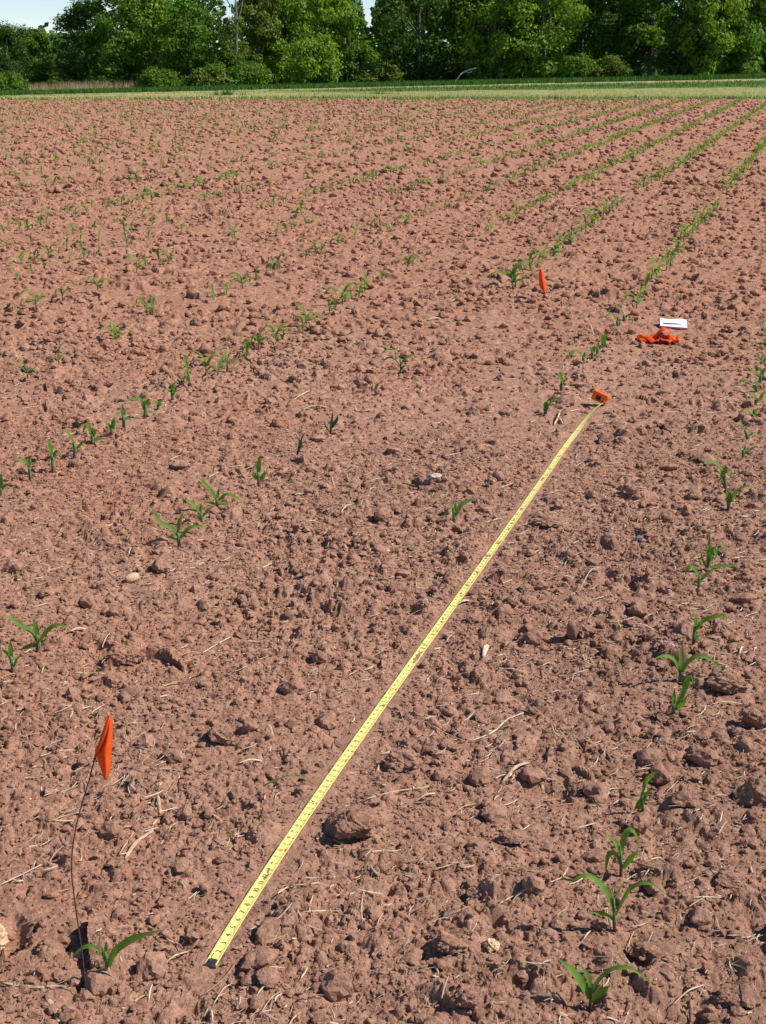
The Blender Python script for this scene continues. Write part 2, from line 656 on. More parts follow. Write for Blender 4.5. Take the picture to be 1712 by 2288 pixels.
def scatter(shapes, pos, size, sink):
    """merge many turned copies of a few shapes"""
    vs, fs, off = [], [], 0
    n = len(pos)
    pick = rng.integers(0, len(shapes), n)
    for k, (v, f) in enumerate(shapes):
        ii = np.nonzero(pick == k)[0]
        if not len(ii):
            continue
        a = rng.uniform(0, 6.283, len(ii))
        b = rng.normal(0, .35, len(ii))
        ca, sa, cb, sb = np.cos(a), np.sin(a), np.cos(b), np.sin(b)
        x, y, z = v[None, :, 0], v[None, :, 1], v[None, :, 2]
        y2 = y * cb[:, None] - z * sb[:, None]
        z2 = y * sb[:, None] + z * cb[:, None]
        X = x * ca[:, None] - y2 * sa[:, None]
        Y = x * sa[:, None] + y2 * ca[:, None]
        sz = size[ii][:, None]
        P = np.stack([X * sz + pos[ii, 0:1], Y * sz + pos[ii, 1:2], z2 * sz + pos[ii, 2:3] + sz * sink], -1)
        vs.append(P.reshape(-1, 3))
        F = f[None] + (np.arange(len(ii)) * len(v))[:, None, None] + off
        fs.append(F.reshape(-1, 3))
        off += len(ii) * len(v)
    return np.concatenate(vs), np.concatenate(fs)


def place(n, d0, d1, power=1.0, margin=1.12):
    """n random places on the field between two distances"""
    u = rng.uniform(0, 1, n)
    y = (d0 ** (power + 1) + u * (d1 ** (power + 1) - d0 ** (power + 1))) ** (1 / (power + 1))
    half = .2853 * (y * CP + CAM_H * SP) * margin + .12
    x = rng.uniform(-1, 1, n) * half
    return x, y


def thin(x, y, lo=.25, s1=.5, seed=21):
    m = 0.5 + 0.55 * perlin(x / s1, y / s1, seed) + 0.35 * perlin(x / 1.7, y / 1.7, 22)
    right = smooth(.35, .9, x - 0.22 * y + .15) * smooth(4.5, 2.3, y)
    keep = rng.uniform(0, 1, len(x)) < np.clip(lo + m * .8 + .5 * right, .1, 1)
    return x[keep], y[keep]


def loose_soil():
    small = [clod_shape(1, 900 + i) for i in range(10)]
    mid = [clod_shape(2, 950 + i) for i in range(10)]
    big = [clod_shape(3, 980 + i) for i in range(12)]
    V, F, off = [], [], 0
    for shapes, n, d0, d1, pw, r0, r1, ex, sink in (
            (small, 120000, 1.5, 6.0, .6, .0020, .0075, 2.0, .2),
            (mid, 20000, 1.5, 8.0, .6, .0055, .019, 2.2, .15),
            (big, 1500, 1.5, 10, .6, .013, .040, 2.0, .12),
            (mid, 11000, 7, 18, .6, .010, .040, 1.8, .3),
            (mid, 13000, 16, 47.5, .5, .022, .070, 1.8, .35)):
        x, y = place(n, d0, d1, pw)
        x, y = thin(x, y)
        v = x * RV[0] + y * RV[1] - V0
        s_ = x * RU[0] + y * RU[1]
        tape = (np.abs(v - np.interp(s_, TAPE_SV[:, 0], TAPE_SV[:, 1])) < .018 + r1) & (s_ < TAPE_SV[-1, 0] + .08)
        for (qx, qy, qr) in CALM:
            tape |= np.hypot(x - qx, y - qy) < qr * .75
        x, y = x[~tape], y[~tape]
        size = r0 + (r1 - r0) * rng.uniform(0, 1, len(x)) ** ex
        z = hpts(x, y) + terrain(x, y)
        P, f = scatter(shapes, np.stack([x, y, z], 1), size, sink)
        V.append(P)
        F.append(f + off)
        off += len(P)
    o = mesh_obj('soil_clods', fast_mesh('soil_clods', np.concatenate(V), np.concatenate(F), [M_CLOD]))
    tag(o, 'loose crumbs and clods of red brown soil strewn over the tilled field', 'soil', kind='stuff')


loose_soil()

M_STONE = mat('tan_stone', (.52, .34, .19), .8, .2, (60, (.60, .43, .27), .35, .7), bump=(150, .4, .002))
M_PALESTONE = mat('whitish_stone', (.50, .38, .32), .8, .2, (70, (.60, .49, .43), .35, .7), bump=(150, .4, .002))
M_GREYSTONE = mat('grey_stone', (.16, .15, .17), .7, .3, (60, (.24, .23, .25), .35, .7), bump=(150, .4, .002))


def lump(name, px, py, wpx, hpx, seed, label, cat, material=None, sink=.0, rz=0.0):
    """one clod or stone, set on the soil where the photo shows it"""
    g = ground(px, py + hpx * .32)
    k = m_per_px(g)
    v, f = clod_shape(4, seed)
    rx = wpx * k * .5
    rz_ = hpx * k * .5
    v = v * np.array([rx, (rx + rz_) * .5, rz_]) * 1.1
    v[:, 2] -= v[:, 2].min() * .55
    c, s = math.cos(rz), math.sin(rz)
    v = np.stack([v[:, 0] * c - v[:, 1] * s, v[:, 0] * s + v[:, 1] * c, v[:, 2]], 1)
    o = mesh_obj(name, fast_mesh(name, v, f, [material or M_CLOD]))
    o.location = (g.x, g.y, g.z - sink * rz_)
    tag(o, label, cat)
    return o


for a in (
        (1480, 1601, 32, 30, 1, 'round soil clod just below the nearest single-stemmed corn plant at right', 'clod'),
        (1625, 1520, 92, 52, 2, 'broad flat-topped soil clod under the drooping right leaf of a corn plant', 'clod'),
        (1684, 1602, 84, 62, 3, 'big pitted soil clod at the right edge, beyond forked white straw', 'clod'),
        (283, 1437, 76, 62, 4, 'large cracked soil clod right of the pair of corn plants at the left edge', 'clod'),
        (1000, 2098, 78, 56, 6, 'dark rounded soil clod left of the tan stone', 'clod'),
        (1037, 2222, 58, 58, 7, 'blocky soil clod nearest the bottom edge below the tan stone', 'clod'),
        (1084, 2180, 46, 60, 8, 'tall narrow soil clod between the tan stone and the blocky bottom clod', 'clod'),
        (1066, 1982, 48, 40, 9, 'small knobbly soil clod above the tan stone', 'clod'),
        (1462, 2118, 112, 56, 10, 'wide slab of soil right of the nearest corn plant, over a black gap', 'clod'),
        (1636, 2216, 66, 60, 11, 'lumpy soil clod in the bottom right corner beside pale straw', 'clod'),
        (1407, 1342, 74, 40, 12, 'low soil clod with black shadow beneath, left of the tallest right-hand corn plant', 'clod'),
        (1222, 1158, 70, 34, 13, 'flat soil clod right of the tape halfway to its case', 'clod'),
        (800, 1832, 96, 74, 14, 'crumbling soil clod right of the tape beside a deep shadow', 'clod'),
        (1305, 1405, 46, 44, 15, 'squat soil clod leaning on the upright dirt-caked cob', 'clod'),
        (905, 1690, 80, 60, 16, 'soil clod touching the right edge of the tape above the long curved straw', 'clod'),
        (1140, 1868, 60, 40, 17, 'rounded soil clod left of the brown stalk by the corn plants', 'clod'),
        (1690, 1770, 90, 80, 18, 'rough soil clod at the right edge level with the bent-leaved corn plant', 'clod'),
        (1618, 1960, 74, 54, 19, 'shaggy soil clod right of the corn plant with two arching leaves', 'clod'),
        (497, 1640, 70, 52, 20, 'soil clod right of the near orange flag', 'clod')):
    lump('soil_clod', *a)
lump('stone', 1097, 2107, 34, 42, 31, 'pale tan oval stone on the soil near the bottom edge', 'stone', M_STONE)
lump('stone', 970, 1064, 32, 18, 32, 'whitish arched stone left of the tape, far from other stones', 'stone', M_PALESTONE)
lump('stone', 1428, 1203, 20, 20, 33, 'small blue grey stone right of the tape', 'stone', M_GREYSTONE)
lump('stone', -8, 2085, 44, 84, 34, 'tan stone cut by the left edge beside a black hollow', 'stone', M_STONE)
lump('stone', 1531, 705, 26, 12, 35, 'flat dark grey stone behind the white notebook', 'stone', M_GREYSTONE)

# ------------------------------------------------------------------ corn
M_LEAF = mat('corn_leaf', (.090, .200, .030), .62, .2, (38, (.150, .280, .050), .35, .7), .40, (.28, .46, .04))
M_SHEATH = mat('corn_sheath', (.09, .20, .06), .6, .3, (40, (.14, .25, .09), .4, .7), .15, (.2, .3, .06))
M_PURPLE = mat('corn_purple_base', (.13, .055, .06), .7, .2, (60, (.22, .10, .08), .4, .7))


def catmull(pts, n):
    pts = [Vector(p) for p in pts]
    if len(pts) == 2:
        pts = [pts[0], pts[0].lerp(pts[1], .5) + Vector((0, 0, .12 * (pts[1] - pts[0]).length)), pts[1]]
    P = [pts[0] * 2 - pts[1]] + pts + [pts[-1] * 2 - pts[-2]]
    seg = [(pts[i + 1] - pts[i]).length for i in range(len(pts) - 1)]
    tot = sum(seg) or 1
    out = []
    for k in range(n + 1):
        d = k / n * tot
        i = 0
        while i < len(seg) - 1 and d > seg[i]:
            d -= seg[i]
            i += 1
        t = min(1, d / (seg[i] or 1))
        a, b, c, e = P[i], P[i + 1], P[i + 2], P[i + 3]
        out.append(.5 * ((2 * b) + (c - a) * t + (2 * a - 5 * b + 4 * c - e) * t * t + (3 * b - a - 3 * c + e) * t ** 3))
    return out


def blade_mesh(pts, width, facing, n=12, fold=.28, tip=0.0):
    """corn leaf: folded ribbon along pts; facing = direction its upper side leans to"""
    c = catmull(pts, n)
    vs, fs = [], []
    tw = random.uniform(-.35, .35)
    for i, p in enumerate(c):
        t = i / n
        T = (c[min(n, i + 1)] - c[max(0, i - 1)]).normalized()
        N = Vector(facing) - T * T.dot(Vector(facing))
        N = N.normalized() if N.length > 1e-6 else Vector((0, -1, 0))
        Sd = T.cross(N)
        Sd = Matrix.Rotation(tw * t, 3, T) @ Sd
        w_ = width * (.30 + .70 * math.sin(math.pi * min(1, .12 + t * .78)) ** .8) * (1 - max(0, (t - .5) / .5) ** 1.6 * (1 - tip)) * .5
        w_ = max(w_, width * .03)
        wav = .10 * math.sin(t * 9 + tw * 9)
        vs += [p + Sd * w_ + N * w_ * (fold + wav), p - N * w_ * .12, p - Sd * w_ + N * w_ * (fold - wav)]
    for i in range(n):
        a = i * 3
        fs += [(a, a + 3, a + 4, a + 1), (a + 1, a + 4, a + 5, a + 2)]
    return vs, fs


def stem_mesh(p0, p1, r0, r1, sides=7, rings=5):
    vs, fs, fm = [], [], []
    p0, p1 = Vector(p0), Vector(p1)
    ax = (p1 - p0).normalized()
    u = ax.cross(Vector((1, .3, 0))).normalized()
    v = ax.cross(u)
    for i in range(rings + 1):
        t = i / rings
        r = r0 + (r1 - r0) * t
        for k in range(sides):
            a = 2 * math.pi * k / sides
            vs.append(p0.lerp(p1, t) + u * (math.cos(a) * r) + v * (math.sin(a) * r))
    for i in range(rings):
        for k in range(sides):
            a, b = i * sides + k, i * sides + (k + 1) % sides
            fs.append((a, b, b + sides, a + sides))
            fm.append(1 if i < 2 else 0)
    fs.append(tuple(range(rings * sides, rings * sides + sides)))
    fm.append(0)
    return vs, fs, fm


PLANTS = []          # (x, y) of every plant built as a thing


def corn_from_photo(region, base, leaves, label, group='corn seedlings'):
    """region = (x0, y0, scale) of an enlarged part of the photo; leaves = [(points.., width px)]"""
    x0, y0, sc = region
    bx, by = x0 + base[0] / sc, y0 + base[1] / sc
    g = ground(bx, by)
    k = m_per_px(g)
    root = empty('corn_seedling', g)
    tag(root, label, 'corn plant', group)
    PLANTS.append((g.x, g.y))
    rnd = random.Random(int(bx * 7 + by))

    def pt(zx, zy, push):
        d = ray(x0 + zx / sc, y0 + zy / sc)
        t = (g.y + push) / d[1]
        p = Vector((d[0] * t, d[1] * t, CAM_H + d[2] * t)) - g
        p.z = max(p.z, .004)
        return p
    top = 0.0
    topp = Vector((0, 0, .02))
    for lf in leaves:
        pts, wpx = lf[:-1], lf[-1]
        q = rnd.uniform(-.42, .08)
        L = 0
        P = []
        for i, (a, b) in enumerate(pts):
            if i:
                L += math.hypot(a - pts[i - 1][0], b - pts[i - 1][1]) / sc * k
            P.append(pt(a, b, q * L))
        if P[0].z > top and P[0].z < .12:
            top, topp = P[0].z, P[0].copy()
        wm = wpx * k
        vs, fs = blade_mesh(P, wm, (.25, -.62, .75))
        build('leaf', vs, fs, M_LEAF, root, True)
    r = max(.0022, 4.2 * k)
    vs, fs, fm = stem_mesh((0, 0, -.012), topp + Vector((0, 0, .006)), r, r * .75)
    build('stem', vs, fs, [M_SHEATH, M_PURPLE], root, True, fm)
    return root


A1 = (1220, 2020, 5.517)
A2 = (1240, 1820, 5.517)
A3 = (1380, 1660, 9.194)
A4 = (1420, 1340, 5.911)
A5 = (1500, 1000, 6.146)
A6 = (1640, 700, 6.14)
L1 = (0, 1340, 8.275)
L2 = (320, 1000, 5.172)
L3 = (120, 2040, 5.517)
L4 = (0, 780, 4.1375)
L5 = (380, 620, 3.183)
C1 = (620, 780, 3.31)
C2 = (1150, 640, 5.015)
GA = 'corn seedlings in the row right of the tape'
GB = 'corn seedlings in the row just left of the tape'
GC = 'corn seedlings in the second row left of the tape'
GD = 'corn seedlings in the third row left of the tape'
P_ = corn_from_photo
P_(A1, (540, 1290), [[(525, 1150), (400, 920), (250, 750), (125, 665), 19], [(545, 1090), (520, 900), (400, 720), 11], [(560, 1060), (680, 900), (830, 795), (1060, 800), (1350, 1025), 10],
   [(560, 1180), (690, 1080), (790, 1000), 18]], 'nearest corn seedling of the right-hand row, four leaves, at the bottom edge', GA)
P_(A2, (745, 1450), [[(735, 1200), (650, 980), (480, 790), (330, 755), (130, 885), 15], [(750, 1230), (850, 1030), (960, 890), (1180, 850), (1450, 1060), 9], [(730, 1310), (640, 1245), (500, 1205), (375, 1195), 10],
   [(720, 1060), (770, 960), (850, 850), 4]], 'corn seedling with two long leaves arching left and right like a fountain', GA)
P_(A2, (820, 760), [[(815, 520), (840, 300), (930, 185), (1010, 280), (1020, 400), 14], [(810, 480), (740, 340), (630, 235), 11], [(835, 660), (930, 540), (1040, 430), 13], [(800, 600), (740, 480), (660, 490), (630, 650), (640, 830), 12]],
   'bushy corn seedling with a hooked top leaf, just behind the arching one', GA)
P_(A3, (535, 1430), [[(540, 1130), (560, 1080), (450, 1250), (320, 1460), 15], [(500, 1070), (560, 820), (700, 660), (900, 570), 12], [(520, 1150), (620, 1010), (600, 860), 10]],
   'corn seedling with one leaf folded down to the soil, above straw bits', GA)
P_(A4, (490, 1510), [[(510, 1400), (500, 1280), (520, 1160), 12], [(530, 1450), (620, 1230), (720, 1010), (775, 1120), 15], [(540, 1450), (620, 1370), (690, 1250), 11]],
   'corn seedling of two broad upright leaves beside a round clod', GA)
P_(A4, (590, 1100), [[(590, 960), (600, 780), (625, 590), 13], [(580, 960), (510, 800), (380, 740), (215, 795), 10], [(610, 960), (680, 830), (800, 750), (940, 760), (1060, 850), (1150, 960), 10], [(620, 1080), (690, 1020), 10]],
   'corn seedling with a spear centre leaf between two drooping side leaves', GA)
P_(A4, (770, 590), [[(780, 380), (790, 280), (770, 160), 13], [(800, 380), (900, 280), (1100, 220), (1340, 270), 10], [(780, 540), (860, 470), 10], [(775, 420), (830, 340), (850, 290), 10]],
   'corn seedling whose single long leaf reaches right to a white straw', GA)
P_(A5, (380, 1970), [[(385, 1780), (330, 1680), (260, 1630), (200, 1700), (210, 1800), 10], [(400, 1830), (480, 1740), (600, 1660), 8], [(375, 1960), (345, 1890), 7]],
   'small corn seedling with a leaf hooked left, in front of the tallest one', GA)
P_(A5, (470, 1690), [[(500, 1600), (500, 1400), (530, 1170), 13], [(470, 1640), (420, 1520), (400, 1420), 9], [(540, 1560), (570, 1380), (610, 1450), (605, 1560), 13], [(520, 1640), (640, 1630), (780, 1625), (920, 1630), 8],
   [(560, 1480), (640, 1400), (780, 1390), (900, 1480), 6]], 'tall dense corn seedling with a pointed top in the right-hand row', GA)
P_(A5, (770, 870), [[(770, 760), (770, 620), (750, 520), 10], [(800, 740), (850, 660), (930, 590), 12], [(830, 640), (980, 545), (1100, 545), (1180, 610), 5], [(775, 800), (800, 720), (815, 640), 10]],
   'corn seedling with a thin yellowish leaf curving over to the right', GA)
P_(A5, (760, 600), [[(740, 500), (690, 390), (760, 315), (820, 330), (800, 470), 11], [(720, 330), (640, 240), (560, 200), (420, 175), 10]], 'corn seedling with a long leaf flung to the left, right-hand row', GA)
P_(A6, (130, 1990), [[(130, 1900), (165, 1790), 5], [(110, 1900), (60, 1830), (10, 1790), 5], [(180, 1900), (240, 1860), (310, 1830), 6]], 'thin pale corn seedling standing alone in the right-hand row gap', GA)
P_(A6, (210, 1720), [[(150, 1620), (100, 1520), (90, 1430), 7], [(190, 1700), (260, 1640), (330, 1650), 4]], 'leaning corn seedling with one dark upright leaf, right-hand row', GA)
P_(A6, (250, 1450), [[(265, 1410), (290, 1350), (330, 1310), 12], [(240, 1400), (160, 1320), (60, 1360), 7]], 'corn seedling with a broad right leaf at the start of the dense right clump', GA)
P_(A6, (305, 1270), [[(300, 1200), (270, 1110), (190, 1090), 9], [(345, 1200), (390, 1120), (440, 1060), 9], [(305, 1230), (310, 1150), 8]], 'corn seedling in the middle of the dense clump at the right edge', GA)
P_(A6, (320, 1080), [[(300, 1000), (280, 880), 7], [(280, 1000), (140, 920), (0, 1000), 5], [(310, 1060), (340, 980), 6]], 'corn seedling sending a thin leaf left from the right-edge clump', GA)
P_(A6, (355, 990), [[(360, 880), (370, 740), 9], [(370, 860), (440, 740), 8], [(350, 880), (220, 760), (200, 720), 7]], 'corn seedling at the back of the right-edge clump', GA)
P_(A6, (400, 720), [[(370, 680), (330, 600), (300, 530), 8], [(400, 690), (440, 600), 7]], 'corn seedling just leaving the frame at the right edge', GA)
P_(A6, (440, 450), [[(430, 430), (380, 420), (300, 460), 8], [(440, 400), (400, 190), (300, 160), 8]], 'light green corn seedling half cut by the right edge', GA)
P_(L1, (690, 960), [[(680, 760), (600, 600), (350, 450), (20, 230), 12], [(690, 680), (660, 520), (610, 340), 12], [(730, 780), (860, 590), (1020, 480), (1180, 480), (1310, 530), 10],
   [(740, 830), (600, 850), (480, 890), (400, 980), (330, 1080), 13], [(760, 830), (870, 800), 6]], 'large spreading corn seedling near the left edge, second row left of the tape', GC)
P_(L1, (250, 1350), [[(200, 1080), (195, 900), (185, 730), 11], [(190, 1080), (100, 970), (0, 910), 9], [(260, 1240), (310, 1110), (400, 1000), 6]], 'upright corn seedling touching the left edge in front of a larger one', GC)
P_(L2, (420, 1150), [[(400, 1020), (320, 920), (180, 850), (90, 670), 11], [(400, 1000), (420, 860), (470, 740), 9], [(430, 1050), (520, 940), (620, 910), (750, 950), 10], [(390, 1070), (320, 1040), (250, 1035), 7]],
   'front one of three close corn seedlings left of the tape', GC)
P_(L2, (690, 890), [[(670, 780), (580, 660), (460, 590), 10], [(670, 790), (660, 710), (675, 630), 6], [(690, 800), (760, 710), (830, 670), 6], [(660, 840), (610, 770), 5]], 'middle one of three close corn seedlings left of the tape', GC)
P_(L2, (855, 730), [[(850, 620), (760, 470), (610, 320), 10], [(850, 600), (865, 520), (880, 450), 7], [(870, 610), (960, 545), (1040, 560), (1160, 630), 10], [(830, 655), (760, 630), (690, 610), 8], [(870, 650), (940, 655), (1010, 690), 8]],
   'rear one of three close corn seedlings left of the tape, leaves spread wide', GC)
P_(L2, (1340, 450), [[(1330, 300), (1335, 200), (1350, 90), 12], [(1310, 370), (1280, 320), (1265, 270), 10], [(1360, 380), (1400, 310), (1435, 280), 10]], 'corn seedling with one tall leaf and two short ones, trident shape', GC)
P_(L3, (665, 850), [[(640, 600), (590, 490), (430, 405), (270, 500), (240, 600), 9], [(640, 500), (645, 420), (655, 340), 8], [(675, 660), (760, 470), (940, 340), (1150, 260), (1360, 210), 17], [(650, 750), (560, 720), (440, 755), 6]],
   'corn seedling beside the wire of the near orange flag', GB)
P_(L4, (285, 1200), [[(270, 1100), (230, 1040), (110, 1000), 7], [(270, 1100), (300, 990), 6], [(260, 1160), (150, 1130), 6]], 'second corn seedling from the left edge in the third row left of the tape', GD)
P_(L4, (495, 1140), [[(480, 990), (440, 830), 10], [(490, 990), (530, 950), (570, 990), 9]], 'corn seedling with a bare dark stem and leaning top, third row left of tape', GD)
P_(L4, (690, 1010), [[(690, 880), (620, 770), (480, 760), 7], [(690, 920), (670, 870), 8], [(710, 920), (780, 880), 8]], 'corn seedling with a whitish stem base, third row left of the tape', GD)
P_(L4, (860, 890), [[(850, 790), (800, 700), (760, 780), 10], [(860, 800), (900, 740), 10], [(870, 850), (960, 830), 9], [(855, 800), (860, 730), 8]], 'bushy corn seedling with a low leaf pointing right, third row left of tape', GD)
P_(L4, (1040, 800), [[(1030, 730), (970, 690), 9], [(1045, 740), (1060, 620), 10], [(1035, 760), (1000, 690), 8]], 'short corn seedling next to a white straw, third row left of the tape', GD)
P_(L4, (1150, 740), [[(1140, 620), (1130, 520), 12], [(1145, 660), (1090, 660), 7], [(1150, 650), (1215, 660), 9]], 'cross-shaped corn seedling, seventh from the left edge in its row', GD)
P_(L4, (1335, 640), [[(1330, 560), (1290, 460), (1150, 480), 8], [(1350, 520), (1390, 460), 10], [(1350, 580), (1420, 600), 7], [(1335, 560), (1340, 470), 9]], 'broad corn seedling with a long thin left leaf, third row left of tape', GD)
P_(L4, (1465, 560), [[(1460, 520), (1420, 470), 8], [(1470, 520), (1510, 470), 9]], 'small V-shaped corn seedling close behind a broad one', GD)
P_(L4, (1600, 480), [[(1590, 400), (1520, 370), 8], [(1590, 390), (1640, 290), 9], [(1600, 420), (1630, 380), 8]], 'corn seedling leaning right, tenth from the left edge in its row', GD)
P_(L4, (5, 1340), [[(10, 1300), (60, 1260), (110, 1240), 9], [(10, 1300), (20, 1150), 9]], 'corn seedling cut by the left edge, first of the third row', GD)
P_(C1, (1310, 1280), [[(1320, 1230), (1360, 1150), (1480, 1100), 10], [(1310, 1200), (1320, 1130), 7], [(1300, 1190), (1260, 1130), 7], [(1315, 1240), (1345, 1180), 7]], 'lone corn seedling left of the middle of the tape', GB)
P_(C2, (330, 1450), [[(340, 1350), (370, 1280), 11], [(380, 1300), (450, 1270), (520, 1280), 7], [(335, 1400), (350, 1330), 10]], 'corn seedling nearest the orange tape case, on its left', GB)
P_(C2, (525, 1160), [[(530, 1080), (510, 1000), (460, 960), 9], [(545, 1080), (600, 1030), 6], [(515, 1140), (505, 1090), 8]], 'corn seedling a step beyond the tape case, bent to the left', GB)
P_(C2, (775, 860), [[(770, 800), (700, 730), (640, 740), (600, 840), 7], [(770, 810), (790, 730), 7]], 'corn seedling with a leaf arching down left before the dense row', GB)
P_(C2, (875, 805), [[(870, 740), (830, 680), 9], [(880, 740), (895, 670), 9], [(880, 760), (860, 690), 8]], 'first bushy corn seedling left of the orange flagging', GB)
P_(C2, (930, 780), [[(930, 700), (920, 600), 9], [(940, 700), (1000, 660), 9]], 'second bushy corn seedling left of the orange flagging', GB)
P_(C2, (1000, 680), [[(985, 640), (970, 520), 10], [(1000, 640), (1010, 500), 11], [(1005, 660), (1030, 620), 9]], 'tall double-leaved corn seedling left of the orange flagging', GB)
P_(C2, (1160, 450), [[(1150, 400), (1100, 320), (1030, 280), 7], [(1165, 420), (1160, 350), 7], [(1165, 440), (1190, 400), 6]], 'pale corn seedling with a long left leaf before the notebook', GB)
P_(C2, (1230, 380), [[(1225, 330), (1180, 250), (1120, 200), 7], [(1240, 350), (1290, 325), 7], [(1260, 380), (1340, 410), 6]], 'sprawling corn seedling left of the white notebook', GB)

# smaller plants: (photo px, row group)
DPX = [(424, 865), (460, 843), (487, 840), (507, 830), (553, 801), (578, 785), (616, 769), (633, 757), (677, 746), (686, 730), (737, 703), (749, 702), (765, 680), (785, 667), (802, 667), (815, 650), (854, 629),
       (925, 585), (912, 602)]
CPX = [(895, 837), (1146, 647), (1152, 640), (1186, 605), (1203, 597), (1211, 592), (1238, 574), (1248, 565), (1257, 555), (1276, 545), (1287, 527), (1298, 522), (1309, 513), (1320, 506), (1330, 500), (1348, 486), (1357, 481),
       (1366, 477), (1380, 463), (1391, 459), (1425, 427), (1439, 418), (1447, 413), (1455, 409), (1475, 395), (1483, 390), (1498, 382), (1516, 364), (1543, 352), (1557, 341), (1589, 323), (1609, 307)]
BPX = [(1422, 690), (1439, 660), (1455, 624), (1466, 622), (1489, 604), (1498, 590), (1506, 576), (1514, 563), (1527, 540), (1536, 534), (1548, 527), (1559, 512), (1570, 500), (1576, 497), (1582, 490), (1593, 480), (1604, 468),
       (1623, 434), (1632, 420), (1640, 411), (1652, 396), (1660, 390), (1672, 376), (1680, 370), (1690, 358), (1700, 347)]
EPX = [(477, 672), (507, 656), (543, 645), (572, 624), (597, 608), (621, 602), (683, 578), (705, 568), (719, 562), (755, 548), (793, 536), (828, 512), (838, 508), (260, 764), (328, 700), (342, 702), (63, 845), (133, 818), (256, 760)]
ROW5 = [(46, 704), (80, 692), (141, 674), (219, 652), (305, 610), (327, 598), (357, 590), (377, 588), (520, 535), (524, 520), (663, 485), (673, 478)]
GPX = [(48, 590), (80, 587), (108, 578), (150, 554), (182, 556), (221, 539), (279, 523), (294, 520), (340, 508), (373, 500), (10, 526), (45, 516), (62, 515), (92, 508), (106, 506)]
HPX = [(170, 484), (192, 482), (240, 472), (257, 464), (272, 460), (288, 458), (306, 451), (320, 447), (340, 448), (362, 441), (392, 435), (420, 428), (443, 420), (455, 417), (490, 410)]


def small_leaves(rnd, size):
    """leaf centre lines and widths of a random young plant of a given height"""
    out = []
    n = rnd.choice((3, 3, 4, 4))
    a0 = rnd.uniform(0, 6.28)
    for i in range(n):
        a = a0 + i * math.pi + rnd.uniform(-.5, .5)
        h0 = size * (.22 + .13 * i)
        ln = size * rnd.uniform(.7, 1.15) * (1.0 if i else .6)
        up = rnd.uniform(.35, 1.05) + (.5 if i == n - 1 else 0)
        d = Vector((math.cos(a), math.sin(a), 0))
        p0 = Vector((0, 0, h0))
        p1 = p0 + d * ln * .30 + Vector((0, 0, ln * .45 * up))
        p2 = p0 + d * ln * .68 + Vector((0, 0, ln * .55 * up))
        p3 = p0 + d * ln * .98 + Vector((0, 0, ln * (.62 * up - .42)))
        p3.z = max(p3.z, .01)
        out.append(([p0, p1, p2, p3], size * rnd.uniform(.10, .16)))
    return out, size * (.22 + .13 * (n - 1))


def corn_template(seed, parts):
    rnd = random.Random(seed)
    lv, top = small_leaves(rnd, .098)
    f_ = .088 / max(p.z for pts, wd in lv for p in pts)
    lv = [([p * f_ for p in pts], wd * f_ * 1.35) for pts, wd in lv]
    top *= f_
    if parts:
        root = empty('corn_seedling', (0, 0, 0))
        for pts, wd in lv:
            vs, fs = blade_mesh(pts, wd, (.2, -.3, .9), 9)
            build('leaf', vs, fs, M_LEAF, root, True)
        vs, fs, fm = stem_mesh((0, 0, -.02), (0, 0, top + .01), .0032, .0024, 6, 4)
        build('stem', vs, fs, [M_SHEATH, M_PURPLE], root, True, fm)
        return root
    V, F, M = [], [], []
    for pts, wd in lv:
        vs, fs = blade_mesh(pts, wd * 1.15, (.2, -.3, .9), 6)
        F += [tuple(i + len(V) for i in f) for f in fs]
        M += [0] * len(fs)
        V += vs
    vs, fs, fm = stem_mesh((0, 0, -.02), (0, 0, top + .01), .0034, .0026, 5, 3)
    F += [tuple(i + len(V) for i in f) for f in fs]
    M += [1] * len(fs)
    V += vs
    return build('corn_seedling', V, F, [M_LEAF, M_SHEATH], None, True, M)


def copy_tree(o):
    c = o.copy()
    COL.objects.link(c)
    for ch in o.children:
        k = ch.copy()
        COL.objects.link(k)
        k.parent = c
    return c


TPL = {True: [corn_template(300 + i, True) for i in range(10)], False: [corn_template(400 + i, False) for i in range(10)]}
TPL_USED = {True: [False] * 10, False: [False] * 10}
ORD = ['first', 'second', 'third', 'fourth', 'fifth', 'sixth', 'seventh', 'eighth', 'ninth', 'tenth', 'eleventh', 'twelfth', 'thirteenth', 'fourteenth', 'fifteenth', 'sixteenth', 'seventeenth',
       'eighteenth', 'nineteenth', 'twentieth'] + ['%s-%s' % (t, u) for t in ('twenty', 'thirty') for u in ('first', 'second', 'third', 'fourth', 'fifth', 'sixth', 'seventh', 'eighth', 'ninth')]


def set_corn(g, scale, label, group):
    near = g.y < 9.5
    k = random.randrange(10)
    used = TPL_USED[near]
    if False in used:
        k = used.index(False)
        o = TPL[near][k]
        used[k] = True
    else:
        o = copy_tree(TPL[near][k])
    o.location = g
    o.scale = (scale, scale, scale * random.uniform(.9, 1.15))
    o.rotation_euler = (random.uniform(-.12, .12), random.uniform(-.12, .12), random.uniform(0, 6.28))
    tag(o, label, 'corn plant', group)
    PLANTS.append((g.x, g.y))


def row_set(pxs, big, where, group):
    pts = sorted((ground(*p) for p in pxs), key=lambda g: g.y)
    for i, g in enumerate(pts):
        set_corn(g, random.uniform(*big), 'small corn seedling, %s %s' % (ORD[i], where), group)


